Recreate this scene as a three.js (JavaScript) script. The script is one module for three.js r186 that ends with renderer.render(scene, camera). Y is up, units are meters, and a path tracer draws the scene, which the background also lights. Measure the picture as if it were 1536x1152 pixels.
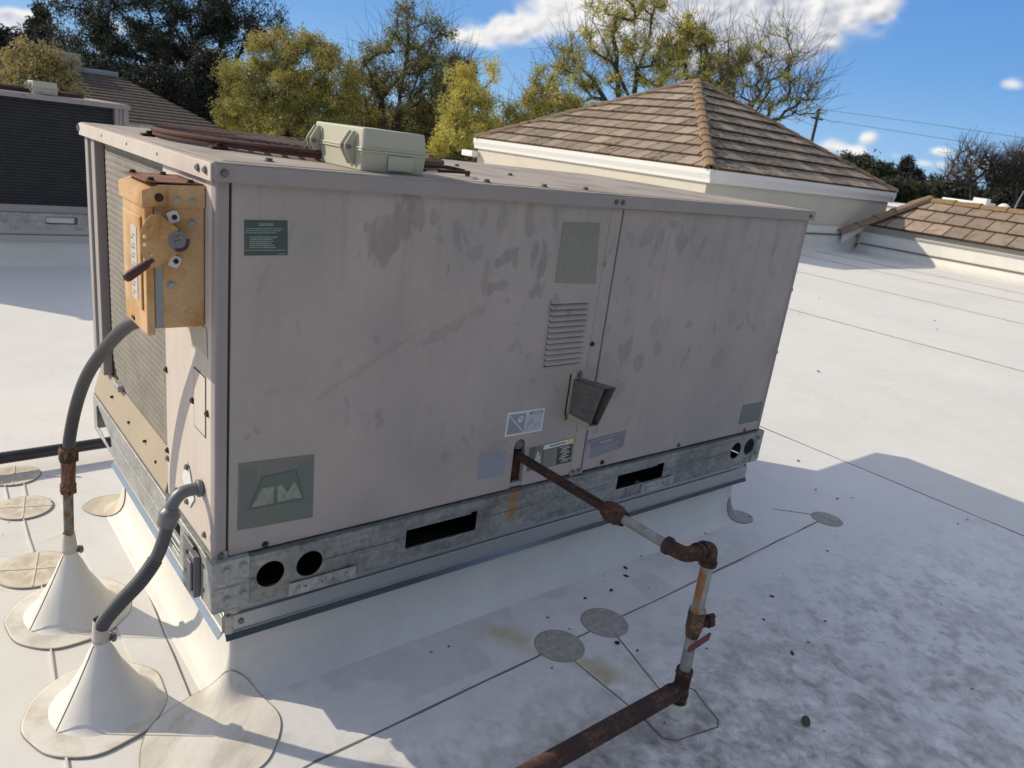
import * as THREE from 'three';
import { RoundedBoxGeometry } from 'three/addons/geometries/RoundedBoxGeometry.js';
import { mergeGeometries } from 'three/addons/utils/BufferGeometryUtils.js';

// ------------------------------------------------------------------ camera, sky, sun, exposure
const scene = new THREE.Scene();
const camera = new THREE.PerspectiveCamera(53.91, 4 / 3, 0.05, 1200);
camera.position.set(-0.527, 1.462, 1.585);
camera.rotation.set(-0.3086, -0.7153, 0.1296, 'YXZ');
camera.focus = 2.3; camera.userData.fStop = 6.5;
camera.updateMatrixWorld();
const renderer = new THREE.WebGLRenderer({ antialias: true });
renderer.toneMapping = THREE.LinearToneMapping;
renderer.toneMappingExposure = 1.45;
renderer.shadowMap.enabled = true;
const SUN_AZ = 52.5 * Math.PI / 180, SUN_EL = 30 * Math.PI / 180;      // light travels towards +x,+z
const sunDir = new THREE.Vector3(-Math.cos(SUN_AZ) * Math.cos(SUN_EL), Math.sin(SUN_EL), -Math.sin(SUN_AZ) * Math.cos(SUN_EL));
const sun = new THREE.DirectionalLight(new THREE.Color(1, 0.88, 0.70), 3.0);
sun.position.copy(sunDir).multiplyScalar(40); sun.target.position.set(2, 0, -1);
sun.castShadow = true; sun.shadow.mapSize.set(4096, 4096);
Object.assign(sun.shadow.camera, { left: -22, right: 22, top: 22, bottom: -22, near: 1, far: 120 });
scene.add(sun, sun.target);

// ------------------------------------------------------------------ small maths
function rng(seed) { let s = seed >>> 0; return () => { s = (s + 0x6D2B79F5) >>> 0; let t = Math.imul(s ^ (s >>> 15), 1 | s); t = (t + Math.imul(t ^ (t >>> 7), 61 | t)) ^ t; return ((t ^ (t >>> 14)) >>> 0) / 4294967296; }; }
const hash = (x, y, k) => { let h = Math.imul(x, 374761393) ^ Math.imul(y, 668265263) ^ Math.imul(k, 1442695041); h = Math.imul(h ^ (h >>> 13), 1274126177); return ((h ^ (h >>> 16)) >>> 0) / 4294967296; };
function vnoise(x, y, k = 0, px = 0, py = 0) {               // value noise, periodic when px, py are given
  const xi = Math.floor(x), yi = Math.floor(y), fx = x - xi, fy = y - yi, u = fx * fx * (3 - 2 * fx), v = fy * fy * (3 - 2 * fy);
  const w = (a, p) => (p ? ((a % p) + p) % p : a), x0 = w(xi, px), x1 = w(xi + 1, px), y0 = w(yi, py), y1 = w(yi + 1, py);
  const a = hash(x0, y0, k), b = hash(x1, y0, k), c = hash(x0, y1, k), d = hash(x1, y1, k);
  return a + (b - a) * u + (c - a) * v + (a - b - c + d) * u * v;
}
function fbm(x, y, o, k = 0, px = 0, py = 0) { let s = 0, a = 0.5, n = 0; for (let i = 0; i < o; i++) { s += a * vnoise(x, y, k + i, px, py); n += a; a *= 0.5; x *= 2; y *= 2; px *= 2; py *= 2; } return s / n; }
const sst = (a, b, x) => { const t = Math.min(1, Math.max(0, (x - a) / (b - a))); return t * t * (3 - 2 * t); };
const mix = (a, b, t) => a + (b - a) * t;
const lin = (v) => (v <= 0.04045 ? v / 12.92 : ((v + 0.055) / 1.055) ** 2.4);
const srgb = (v) => (v <= 0.0031308 ? v * 12.92 : 1.055 * v ** (1 / 2.4) - 0.055);
const col = (r, g, b) => new THREE.Color().setRGB(r, g, b);
const V = (x, y, z) => new THREE.Vector3(x, y, z);
const FPX = 576 / Math.tan(camera.fov * Math.PI / 360);
const at = (px, py, depth) => V((px - 768) / FPX * depth, -(py - 576) / FPX * depth, -depth).applyMatrix4(camera.matrixWorld);

// ------------------------------------------------------------------ sky: air and clouds
{
  const W = 3072, H = 1536, d = new Float32Array(W * H * 4);
  // clouds seen: azimuth, elevation, half sizes (degrees), strength, darkness of the underside
  const puffs = [[-55.2, 6.35, 2.6, 0.75, 1, .1], [-52.0, 7.3, 2.6, 1.2, 1.1, .1], [-48.8, 8.6, 3.2, 1.7, 1.1, .12], [-44.5, 8.6, 3.8, 2.7, 1.3, .35], [-40, 8.8, 4.4, 3.0, 1.5, .7], [-36.5, 8.6, 4, 2.7, 1.5, .85], [-33, 9.2, 3.4, 2.3, 1.3, .7], [-30.8, 10.6, 2.2, 1.6, .8, .25], [-28.0, 10.6, 1.5, 1.7, .75, .1],
    [-29.4, 2.3, 1.35, .55, 1, .1], [-27.9, 2.15, 1.1, .4, .9, .1], [-27.35, 3.05, .75, .45, .95, .12], [-25.4, 2.2, .5, .22, .7, .2], [-22.9, 2.72, .75, .3, 1, .15], [-23.8, 1.95, .8, .3, .85, .15], [-22.5, 1.9, .9, .3, .7, .2], [-20, 2.2, 1.6, .6, .8, .1], [-18.3, 1.6, 1.4, .5, .8, .1], [-20.2, 6.9, .9, .45, .85, .1],
    [-82.8, 2.6, 2.0, .9, 1.0, .25], [-82.2, 3.5, 1.3, .4, .8, .1], [-78, 3.6, 1.6, .8, .9, .2], [-73.5, 2.6, 2.2, 1.0, .9, .2], [-69, 4.6, 1.6, .7, .8, .1], [-64.6, 3.0, 1.4, .5, .7, .1], [-59.9, 2.4, 1.2, .4, .6, .1]];
  const sunAz = Math.atan2(sunDir.z, sunDir.x) * 180 / Math.PI;
  const grad = [[0, .66, .80, .93], [3, .57, .745, .92], [7, .45, .66, .89], [12, .385, .595, .86], [25, .32, .52, .79], [50, .27, .45, .71], [90, .24, .41, .66]];
  for (let j = 0; j < H; j++) {
    const el = ((j + .5) / H - .5) * 180;
    const e = Math.max(0, el); let k = 0; while (k < grad.length - 2 && e > grad[k + 1][0]) k++;
    const t = Math.min(1, (e - grad[k][0]) / (grad[k + 1][0] - grad[k][0])), base = [1, 2, 3].map((c) => lin(mix(grad[k][c], grad[k + 1][c], t)));
    for (let i = 0; i < W; i++) {
      const az = ((i + .5) / W - .5) * 360, o = (j * W + i) * 4;
      let r = base[0], g = base[1], b = base[2];
      if (el > -1) {
        const ce = Math.cos(el * Math.PI / 180), dx = Math.cos(az * Math.PI / 180) * ce, dy = Math.sin(el * Math.PI / 180), dz = Math.sin(az * Math.PI / 180) * ce;
        const cs = dx * sunDir.x + dy * sunDir.y + dz * sunDir.z, ang = Math.acos(Math.min(1, cs)) * 180 / Math.PI;
        const au = 1.5 * Math.exp(-ang / 9) + .16 * Math.exp(-ang / 34);
        r += au * .95; g += au * .92; b += au * .85;
        let den = 0, under = .2, wsum = 1e-4, us = 0;
        for (const [pa, pe, ra, re, am, un] of puffs) {
          const u = (((az - pa + 540) % 360) - 180) / ra; if (u > 1.5 || u < -1.5) continue;
          const v = (el - pe) / (el < pe ? re * .9 : re * 1.15); if (v > 1.5 || v < -1.5) continue;
          const w = am * Math.exp(-1.4 * (u * u + v * v)); den += w; us += w * (un - .35 * v); wsum += w;
        }
        const far = Math.abs(((az + 50 + 540) % 360) - 180);
        if (el > 9) {                                             // unseen cumulus on a level sheet, added to brighten and whiten the shade
          const q = 1 / Math.max(.12, dy), cx = dx * q, cz = dz * q;
          const f = fbm(cx * .85 + 11, cz * .85 + 5, 3, 40);
          const am = 2.4 * sst(.43, .60, f) * sst(9, 14, el) * sst(28, 44, Math.abs(far) + Math.max(0, (el - 13)) * 2.2);
          if (am > .001) { den += am; us += am * .35; wsum += am; }
        }
        if (den > .05) {
          under = us / wsum;
          const s = el > 12 ? .22 : .85, n = fbm(az * s, el * s * 1.7, 5, 7), n2 = fbm(az * s + .35, el * s * 1.7 - .35, 4, 7);
          let c = sst(.18, .82, den * (.42 + .9 * n) - (.5 - n) * .5 * (1 - Math.min(1, den * .5)));
          c *= .97;
          const lum = Math.min(1, Math.max(0, .92 - under * .72 + (n2 - n) * 1.7)), wr = mix(.42, .99, lum), wg = mix(.46, .97, lum), wb = mix(.56, .94, lum);
          r = mix(r, wr, c); g = mix(g, wg, c); b = mix(b, wb, c);
        }
      } else { r = .42; g = .41; b = .38; }
      d[o] = r * .68; d[o + 1] = g * .68; d[o + 2] = b * .68; d[o + 3] = 1;
    }
  }
  const tex = new THREE.DataTexture(d, W, H, THREE.RGBAFormat, THREE.FloatType);
  tex.mapping = THREE.EquirectangularReflectionMapping; tex.magFilter = THREE.LinearFilter; tex.minFilter = THREE.LinearFilter; tex.needsUpdate = true;
  scene.background = tex; scene.environment = tex;
}

// ------------------------------------------------------------------ textures
function dataTex(w, h, fn, { sr = true, rx = 1, ry = 1, ox = 0, oy = 0 } = {}) {       // fn(u, v, x, y) -> [r,g,b] linear, v up; covers w x h
  const d = new Uint8Array(w * h * 4);
  for (let y = 0; y < h; y++) for (let x = 0; x < w; x++) {
    const c = fn((x + .5) / w, (y + .5) / h, x, y), o = (y * w + x) * 4;
    for (let k = 0; k < 3; k++) { const v = Math.min(1, Math.max(0, c[k])); d[o + k] = Math.round(255 * (sr ? srgb(v) : v)); }
    d[o + 3] = 255;
  }
  const t = new THREE.DataTexture(d, w, h, THREE.RGBAFormat);
  t.wrapS = t.wrapT = THREE.RepeatWrapping; t.magFilter = THREE.LinearFilter; t.minFilter = THREE.LinearMipmapLinearFilter; t.generateMipmaps = true;
  if (sr) t.colorSpace = THREE.SRGBColorSpace;
  t.repeat.set(rx, ry); t.offset.set(ox, oy); t.needsUpdate = true; return t;
}
function canvasTex(w, h, draw) {
  const c = document.createElement('canvas'); c.width = w; c.height = h; draw(c.getContext('2d'), w, h);
  const t = new THREE.CanvasTexture(c); t.colorSpace = THREE.SRGBColorSpace; t.magFilter = THREE.LinearFilter; t.wrapS = t.wrapT = THREE.RepeatWrapping; return t;
}
const std = (o) => new THREE.MeshStandardMaterial({ roughness: .8, ...o });
// streaky strokes laid on a field: returns Float32Array of size n*m in -1..1
function strokes(w, h, count, seed, lenMin, lenMax, wrap = true, dens = null, swirl = 0) {
  const f = new Float32Array(w * h), R = rng(seed);
  for (let i = 0; i < count; i++) {
    let x = R() * w, y = R() * h; if (dens && R() > dens(x / w, y / h)) continue;
    let a = swirl ? 14 * fbm(x / w * swirl, y / h * swirl, 3, 91, swirl, swirl) + (R() - .5) * .9 : R() * 6.283; const L = lenMin + (lenMax - lenMin) * R() * R(), s = (R() < .55 ? -1 : 1) * (.25 + .75 * R()), curl = (R() - .5) * .05, th = swirl ? 2 + (R() * 3 | 0) : R() < .25 ? 2 : 1;
    for (let k = 0; k < L; k++) {
      const q = Math.sin(Math.PI * k / L) * s;
      for (let dx = 0; dx < th; dx++) { let xx = (x | 0) + dx, yy = y | 0; if (wrap) { xx = ((xx % w) + w) % w; yy = ((yy % h) + h) % h; } else if (xx < 0 || yy < 0 || xx >= w || yy >= h) continue; f[yy * w + xx] += q; }
      x += Math.cos(a); y += Math.sin(a); a += curl + (R() - .5) * .12;
    }
  }
  return f;
}
const roofStrokes = strokes(2048, 2048, 26000, 5, 8, 60, true, (u, v) => sst(.42, .62, fbm(u * 7, v * 7, 3, 19, 7, 7)), 10);
const roofTex = dataTex(2048, 2048, (u, v, x, y) => {                    // 6 m of sun-bleached white membrane
  const a = fbm(u * 8, v * 8, 5, 3, 8, 8), b = fbm(u * 60, v * 60, 3, 9, 60, 60), p = sst(.45, .75, fbm(u * 14, v * 14, 4, 21, 14, 14));
  let m = .675 + (a - .5) * .10 + (b - .5) * .05 + Math.max(-1.5, Math.min(1.5, roofStrokes[y * 2048 + x])) * .050 * (.3 + p);
  if (hash(x >> 1, y >> 1, 5) > .99985) m *= .35;
  const t = sst(.5, .8, a) * .5;
  return [m * 1.01, m * (.985 - .015 * t), m * (.915 - .05 * t)];
}, { rx: 1 / 6, ry: 1 / 6 });
const dirtDen = (u, v) => .18 + .82 * sst(.35, .68, v + .25 * (fbm(u * 8, v * 8, 3, 77) - .5)) * sst(.30, .55, fbm(u * 9, v * 9, 3, 78));
const nearStrokes = strokes(2048, 2048, 42000, 8, 8, 60, false, dirtDen, 15), nearLong = strokes(2048, 2048, 260, 18, 60, 190, false, (u, v) => sst(.3, .6, v));
// the scuffed sheet round the front of the unit: x -0.4..3.6, z -1.4..3.0
const nearTex = dataTex(2048, 2048, (u, v, x, y) => {
  const X = -.4 + 4 * u, Z = 3 - 4.4 * v, i = (2047 - y) * 2048 + x;
  const a = fbm(X * 2.2, Z * 2.2, 5, 31), b = fbm(X * 34, Z * 34, 3, 35), f = fbm(X * 10, Z * 10, 5, 51), h = fbm(X * 90, Z * 90, 2, 55);
  const z = sst(.15, .8, Z), far = sst(.0, -.35, Z) , right = sst(1.9, 3.2, X - .25 * Z);
  const dirt = sst(.46, .64, f * .52 + b * .42 + a * .12 + z * .02 - right * .035 - nearStrokes[i] * .02) * (.25 + .75 * z) * (1 - .6 * right) * (1 - far);
  const grime = z * sst(2.6, .6, X + .35 * (a - .5)) * (1 - far), n4 = fbm(X * 52 + 4, Z * 52, 3, 57), n5 = fbm(X * 17, Z * 17, 4, 58);
  let m = .68 + (a - .5) * .11 + (b - .5) * .05 + (h - .5) * .03; m *= 1 - grime * (.17 + .70 * (n5 - .45) + .40 * (n4 - .5)) - (1 - far) * z * (.12 * (n4 - .5) + .18 * (n5 - .5));
  m += (Math.max(-1.6, Math.min(1.6, nearStrokes[i])) * .085 * (.3 + .7 * z) + nearLong[i] * .06) * (1 - .7 * far);
  m *= 1 - dirt * (.15 + .45 * Math.max(0, b - .38) + .25 * (h - .5));
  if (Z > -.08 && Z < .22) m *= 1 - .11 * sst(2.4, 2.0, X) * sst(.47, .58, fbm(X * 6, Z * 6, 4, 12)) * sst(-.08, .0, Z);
  const wm = Math.max(0, grime * (.3 + 1.6 * (n5 - .45))) + dirt * .4; let r = m * (1 + .02 * wm), g = m * (.985 - .012 * wm), c = m * (.955 - .045 * wm);
  // yellow run-off stain below the gas line
  const sx = .80 + (Z - .02) * .52 + .05 * (f - .5), sw = .035 + .03 * a; let st = Math.exp(-(((X - sx) / sw) ** 2)) * sst(.03, .10, Z) * sst(.50, .32, Z) * sst(.36, .56, f + .06);
  st += .9 * Math.exp(-(((X - .985) / .045) ** 2) - (((Z - .43) / .05) ** 2)) * sst(.36, .56, f + .08);
  st = Math.min(1, st) * .65; r *= 1 - st * .28; g *= 1 - st * .40; c *= 1 - st * .72;
  const st2 = .7 * Math.exp(-(((X - 1.09) / .05) ** 2) - (((Z - .69) / .035) ** 2)) * sst(.35, .6, b + .1); r *= 1 - st2 * .45; g *= 1 - st2 * .5; c *= 1 - st2 * .55;
  return [r, g, c];
}, { rx: 1 / 4, ry: 1 / 4.4, ox: .1, oy: 3.0 / 4.4 });
const blobs = (() => {
  const R = rng(91), L = [[.40, 1.215, .055, .10, -.75, 1], [.47, 1.275, .03, .05, .5, .9], [.525, 1.262, .02, .028, 0, .8], [.60, 1.225, .013, .035, .15, .8], [.613, 1.185, .009, .018, .1, .8], [.585, 1.135, .004, .018, 0, .9],
    [.68, 1.265, .018, .04, -.1, .7], [.745, 1.26, .016, .06, -.1, .8], [.84, 1.27, .02, .06, .1, .8], [.93, 1.27, .014, .05, .1, .8], [.77, 1.165, .055, .02, .45, 1], [.80, 1.16, .016, .035, .1, 1], [.87, 1.17, .018, .04, .05, 1], [.905, 1.15, .02, .06, -.05, 1.1], [.90, 1.075, .035, .03, .3, 1], [.75, 1.085, .05, .02, .2, .8], [.71, 1.11, .014, .06, 0, .7], [.965, 1.02, .02, .04, -.4, .8], [.62, .98, .12, .02, .45, .5], [.35, .88, .2, .012, .5, .4], [.82, .6, .06, .02, .3, .4],
    [1.33, 1.23, .03, .05, -.2, .7], [1.38, 1.20, .02, .06, -.3, .7], [1.50, 1.22, .03, .05, .1, .8], [1.62, 1.21, .02, .06, -.3, .6], [2.05, 1.2, .02, .05, -.2, .7], [1.32, .86, .035, .05, -.3, .8], [1.4, .8, .03, .04, .2, .7], [1.48, .86, .02, .04, .3, .6], [1.66, .83, .012, .04, -.3, .8], [1.3, .72, .05, .04, 0, .6], [1.45, .93, .04, .05, 0, .5], [1.63, .93, .03, .02, 0, .8], [1.93, .9, .03, .015, .4, .6], [1.85, .78, .05, .05, 0, .5]];
  for (let i = 0; i < 120; i++) L.push([R() * 2.2 + .04, .48 + .8 * R() ** .75, .005 + .032 * R() * R(), .010 + .055 * R() * R(), (R() - .5) * 1.6, .2 + .5 * R()]);
  return L;
})();
const panelTex = (() => {                                              // chalked mauve paint of the front: x 0..2.4, y 0.4..1.4
  const W = 2048, H = 854, m = new Float32Array(W * H);
  for (const [bx, by, rx, ry, ro, am] of blobs) {
    const r = Math.max(rx, ry) * 1.7, x0 = Math.max(0, ((bx - r) / 2.4 * W) | 0), x1 = Math.min(W - 1, ((bx + r) / 2.4 * W) | 0), y0 = Math.max(0, ((by - r - .4) * H) | 0), y1 = Math.min(H - 1, ((by + r - .4) * H) | 0), c = Math.cos(ro), s = Math.sin(ro);
    for (let y = y0; y <= y1; y++) for (let x = x0; x <= x1; x++) {
      const dx = (x + .5) / W * 2.4 - bx, dy = (y + .5) / H + .4 - by, u = (dx * c + dy * s) / rx, v = (-dx * s + dy * c) / ry, n = fbm(dx * 60 + bx * 99, dy * 22 + by * 77, 3, 61);
      const q = am * sst(.0, .36, 1 - Math.hypot(u, v) + (n - .5) * 1.3) * (.65 + .7 * fbm(dx * 150 + 7, dy * 40 + by * 9, 2, 66)); if (q > m[y * W + x]) m[y * W + x] = q;
    }
  }
  const st = strokes(W, H, 420, 17, 20, 160, false);
  return dataTex(W, H, (u, v, x, y) => {
    const X = u * 2.4, Y = v + .4, a = fbm(X * 5, Y * 5, 5, 14), b = fbm(X * 90, Y * 90, 2, 19), k = fbm(X * 9 + 3, Y * 2.6, 4, 15);
    const dr = sst(.56, .74, fbm(X * 55, Y * 2.2, 3, 25)) * sst(.95, 1.3, Y + .2 * a); let g = 1 + (a - .5) * .24 + (b - .5) * .06 + (k - .5) * .16; g *= 1 - .23 * m[y * W + x]; g *= 1 - .07 * dr; g += st[y * W + x] * .045;
    if (hash(x >> 1, y >> 1, 8) > .9997) g *= .6;
    const rd = (a - .5) * .06;
    return [.392 * g * (1 + rd), .349 * g, .322 * g * (1 - rd * .4)];
  }, { rx: 1 / 2.4, ry: 1, ox: 0, oy: -.4 });
})();
const paintTex = dataTex(512, 512, (u, v) => { const a = fbm(u * 5, v * 5, 5, 3, 5, 5), b = fbm(u * 80, v * 80, 2, 5, 80, 80), g = 1 + (a - .5) * .22 + (b - .5) * .07; return [.31 * g, .28 * g, .268 * g]; }, { rx: 1, ry: 1 });
const pinkTex = dataTex(512, 1024, (u, v, x, y) => { const a = fbm(u * 4, v * 8, 5, 13, 4, 8), b = fbm(u * 120, v * 40, 2, 5, 120, 40), s = fbm(u * 40, v * 4, 3, 33, 40, 4), g = 1 + (a - .5) * .16 + (b - .5) * .07 + (s - .5) * .10; return [.55 * g, .485 * g, .43 * g]; }, { rx: 1.6, ry: .8 });
const topTex = dataTex(1024, 1024, (u, v) => { const a = fbm(u * 6, v * 6, 5, 3, 6, 6), s = fbm(u * 70, v * 5, 3, 8, 70, 5), d = sst(.52, .75, fbm(u * 9, v * 9, 4, 44, 9, 9)), g = (1 + (a - .5) * .35 + (s - .5) * .2) * (1 - d * .22); return [.355 * g, .305 * g, .255 * g]; }, { rx: .8, ry: .8 });
function worley(u, v, n, k) { const x = u * n, y = v * n, xi = Math.floor(x), yi = Math.floor(y); let best = 9, id = 0; for (let j = -1; j < 2; j++) for (let i = -1; i < 2; i++) { const a = (((xi + i) % n) + n) % n, b = (((yi + j) % n) + n) % n, px = xi + i + hash(a, b, k), py = yi + j + hash(a, b, k + 1), d = (px - x) ** 2 + (py - y) ** 2; if (d < best) { best = d; id = hash(a, b, k + 2); } } return id; }
const galvTex = dataTex(512, 512, (u, v) => { const w = worley(u, v, 46, 3), a = fbm(u * 6, v * 6, 4, 4, 6, 6), g = .36 + (w - .5) * .12 + (a - .5) * .22; return [g * .98, g, g * .98]; }, { rx: 2.2, ry: 2.2 });
const railTex = dataTex(2048, 128, (u, v) => {                          // front rail: x 0..2.4, y .3..0.45
  const X = u * 2.4, Y = .3 + v * .15, w = worley(u * 2.2, v * .14, 90, 3), a = fbm(X * 9, Y * 14, 4, 4), s = fbm(X * 3, Y * 60, 3, 9); let g = .255 + (w - .5) * .10 + (a - .5) * .22 + (s - .5) * .08;
  let r = g * .97, gg = g, b = g * .97; const n = fbm(X * 60, Y * 12, 3, 71), wd = .012 + .010 * (Y - .32) / .1 + .010 * (n - .5);
  const q = Math.exp(-(((X - .905 + (n - .5) * .012) / Math.max(.006, wd)) ** 2)) * sst(.325, .36, Y) * .85; r = mix(r, .34, q); gg = mix(gg, .17, q); b = mix(b, .045, q);
  const tan = sst(.56, .72, fbm(X * 4 + 3, Y * 30, 4, 88)) * .35; r = mix(r, .34, tan); gg = mix(gg, .31, tan); b = mix(b, .22, tan);
  return [r, gg, b];
}, { rx: 1 / 2.4, ry: 1 / .15, ox: 0, oy: -2 });
const rustTex = (dark, mid, hi, k, f = 1) => dataTex(512, 512, (u, v) => { const a = fbm(u * 8 * f, v * 8 * f, 5, k, 8 * f, 8 * f), b = fbm(u * 50, v * 50, 3, k + 5, 50, 50), t = sst(.35, .7, a * .7 + b * .3), h = sst(.60, .78, a * .5 + b * .5); return [0, 1, 2].map((i) => mix(mix(dark[i], mid[i], t), hi[i], h) * (.8 + .4 * b)); }, { rx: 4, ry: 4 });
const rustBrown = rustTex([.030, .016, .012], [.085, .038, .022], [.17, .066, .028], 3);
const rustPipe = rustTex([.045, .024, .018], [.095, .048, .032], [.15, .07, .04], 7);
const galvRust = dataTex(512, 512, (u, v) => { const s = sst(.44, .56, fbm(u * 7, v * 2, 4, 7, 7, 2)), a = fbm(u * 8, v * 14, 4, 9, 8, 14), b = fbm(u * 60, v * 60, 2, 12, 60, 60); const g = .30 + (a - .5) * .2 + (b - .5) * .08; return [mix(g, .28, s), mix(g, .115, s), mix(g * .95, .035, s)]; }, { rx: 1, ry: 3 });
const galvPipeTex = dataTex(256, 256, (u, v) => { const a = fbm(u * 8, v * 14, 4, 9, 8, 14), b = fbm(u * 60, v * 60, 2, 12, 60, 60), g = .29 + (a - .5) * .22 + (b - .5) * .1; return [g, g * .98, g * .93]; }, { rx: 1, ry: 3 });
const goldTex = dataTex(1024, 1024, (u, v) => {                         // sun-baked, rust-stained enamel of the switch box
  const a = fbm(u * 5, v * 5, 5, 3, 5, 5), s = fbm(u * 9, v * 3, 4, 8, 9, 3), b = fbm(u * 70, v * 70, 2, 12, 70, 70), t = sst(.36, .70, a * .75 + s * .25), w = sst(.66, .80, fbm(u * 4 + 9, v * 3, 4, 31, 4, 3));
  let r = mix(.58, .45, t), g = mix(.375, .25, t), c = mix(.195, .085, t); const ru = sst(.62, .75, s * .6 + a * .4); r = mix(r, .27, ru * .6); g = mix(g, .10, ru * .6); c = mix(c, .03, ru * .6);
  r = mix(r, .55, w * .8); g = mix(g, .52, w * .8); c = mix(c, .45, w * .8); const q = .88 + .24 * b; return [r * q * 1.0, g * q * .98, c * q * .95];
}, { rx: 2.6, ry: 2.6 });
const tileTex = [0, 1, 2, 3].map((k) => dataTex(256, 256, (u, v) => {
  const a = fbm(u * 4, v * 4, 4, 3 + k, 4, 4), b = fbm(u * 40, v * 40, 3, 30 + k, 40, 40), m = sst(.55, .75, fbm(u * 5, v * 5, 4, 60 + k, 5, 5)) * .7, g = (.78 + .44 * b) * (1 + (a - .5) * .3), B = [[.315, .235, .178], [.28, .215, .165], [.25, .197, .152], [.31, .245, .188]][k];
  return [mix(B[0], .20, m) * g, mix(B[1], .165, m) * g, mix(B[2], .10, m) * g];
}, { rx: 2, ry: 2 }));
const capTileTex = dataTex(256, 256, (u, v) => { const a = fbm(u * 4, v * 4, 4, 3, 4, 4), b = fbm(u * 40, v * 40, 3, 30, 40, 40), m = sst(.42, .66, a), g = .75 + .5 * b; return [mix(.24, .22, m) * g, mix(.17, .145, m) * g, mix(.125, .06, m) * g]; }, { rx: 2, ry: 2 });
const stuccoTex = dataTex(512, 512, (u, v) => { const a = fbm(u * 6, v * 6, 4, 3, 6, 6), b = fbm(u * 90, v * 90, 2, 8, 90, 90), g = 1 + (a - .5) * .12 + (b - .5) * .14; return [.55 * g, .51 * g, .42 * g]; }, { rx: .5, ry: .5 });
const wrapTex = dataTex(1024, 1024, (u, v) => { const a = fbm(u * 6, v * 6, 5, 43, 6, 6), b = fbm(u * 70, v * 70, 2, 5, 70, 70), s = fbm(u * 5, v * 40, 3, 65, 5, 40), m = .66 * (1 + (a - .5) * .18 + (b - .5) * .06 + (s - .5) * .06); return [m, m * .975, m * .90]; }, { rx: .8, ry: .8 });
const patchTex = (r, g, b, k) => { const st = strokes(512, 512, 5200, k + 60, 10, 70, true, null, 4); return dataTex(512, 512, (u, v, x, y) => { const a = fbm(u * 4, v * 4, 5, k, 4, 4), s = sst(.40, .70, fbm(u * 9, v * 9, 4, k + 4, 9, 9)), q = (.82 + .36 * a) * (1 - .16 * s) + st[y * 512 + x] * .035; return [r * q, g * q * (1 - .02 * s), b * q * (1 - .06 * s)]; }, { rx: 2.5, ry: 2.5 }); };

const mossShadeTileTex = dataTex(256, 256, (u, v) => { const a = fbm(u * 5, v * 5, 4, 13, 5, 5), b = fbm(u * 40, v * 40, 3, 31, 40, 40), m = sst(.40, .62, fbm(u * 8, v * 8, 4, 74, 8, 8)), y = sst(.60, .70, fbm(u * 12, v * 12, 4, 84, 12, 12)), g = .65 + .7 * b; return [mix(mix(.24, .055, m), .17, y) * g, mix(mix(.19, .05, m), .14, y) * g, mix(mix(.15, .042, m), .05, y) * g]; }, { rx: 2, ry: 2 });   // moss over brown tile, its dark tone also painting shade on the front slope
const shingleTex = dataTex(256, 256, (u, v) => { const a = fbm(u * 5, v * 5, 4, 3, 5, 5), b = fbm(u * 40, v * 40, 3, 30, 40, 40), g = (.6 + .8 * b) * (1 + (a - .5) * .6); return [.105 * g, .088 * g, .078 * g]; }, { rx: 2, ry: 2 });

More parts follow.
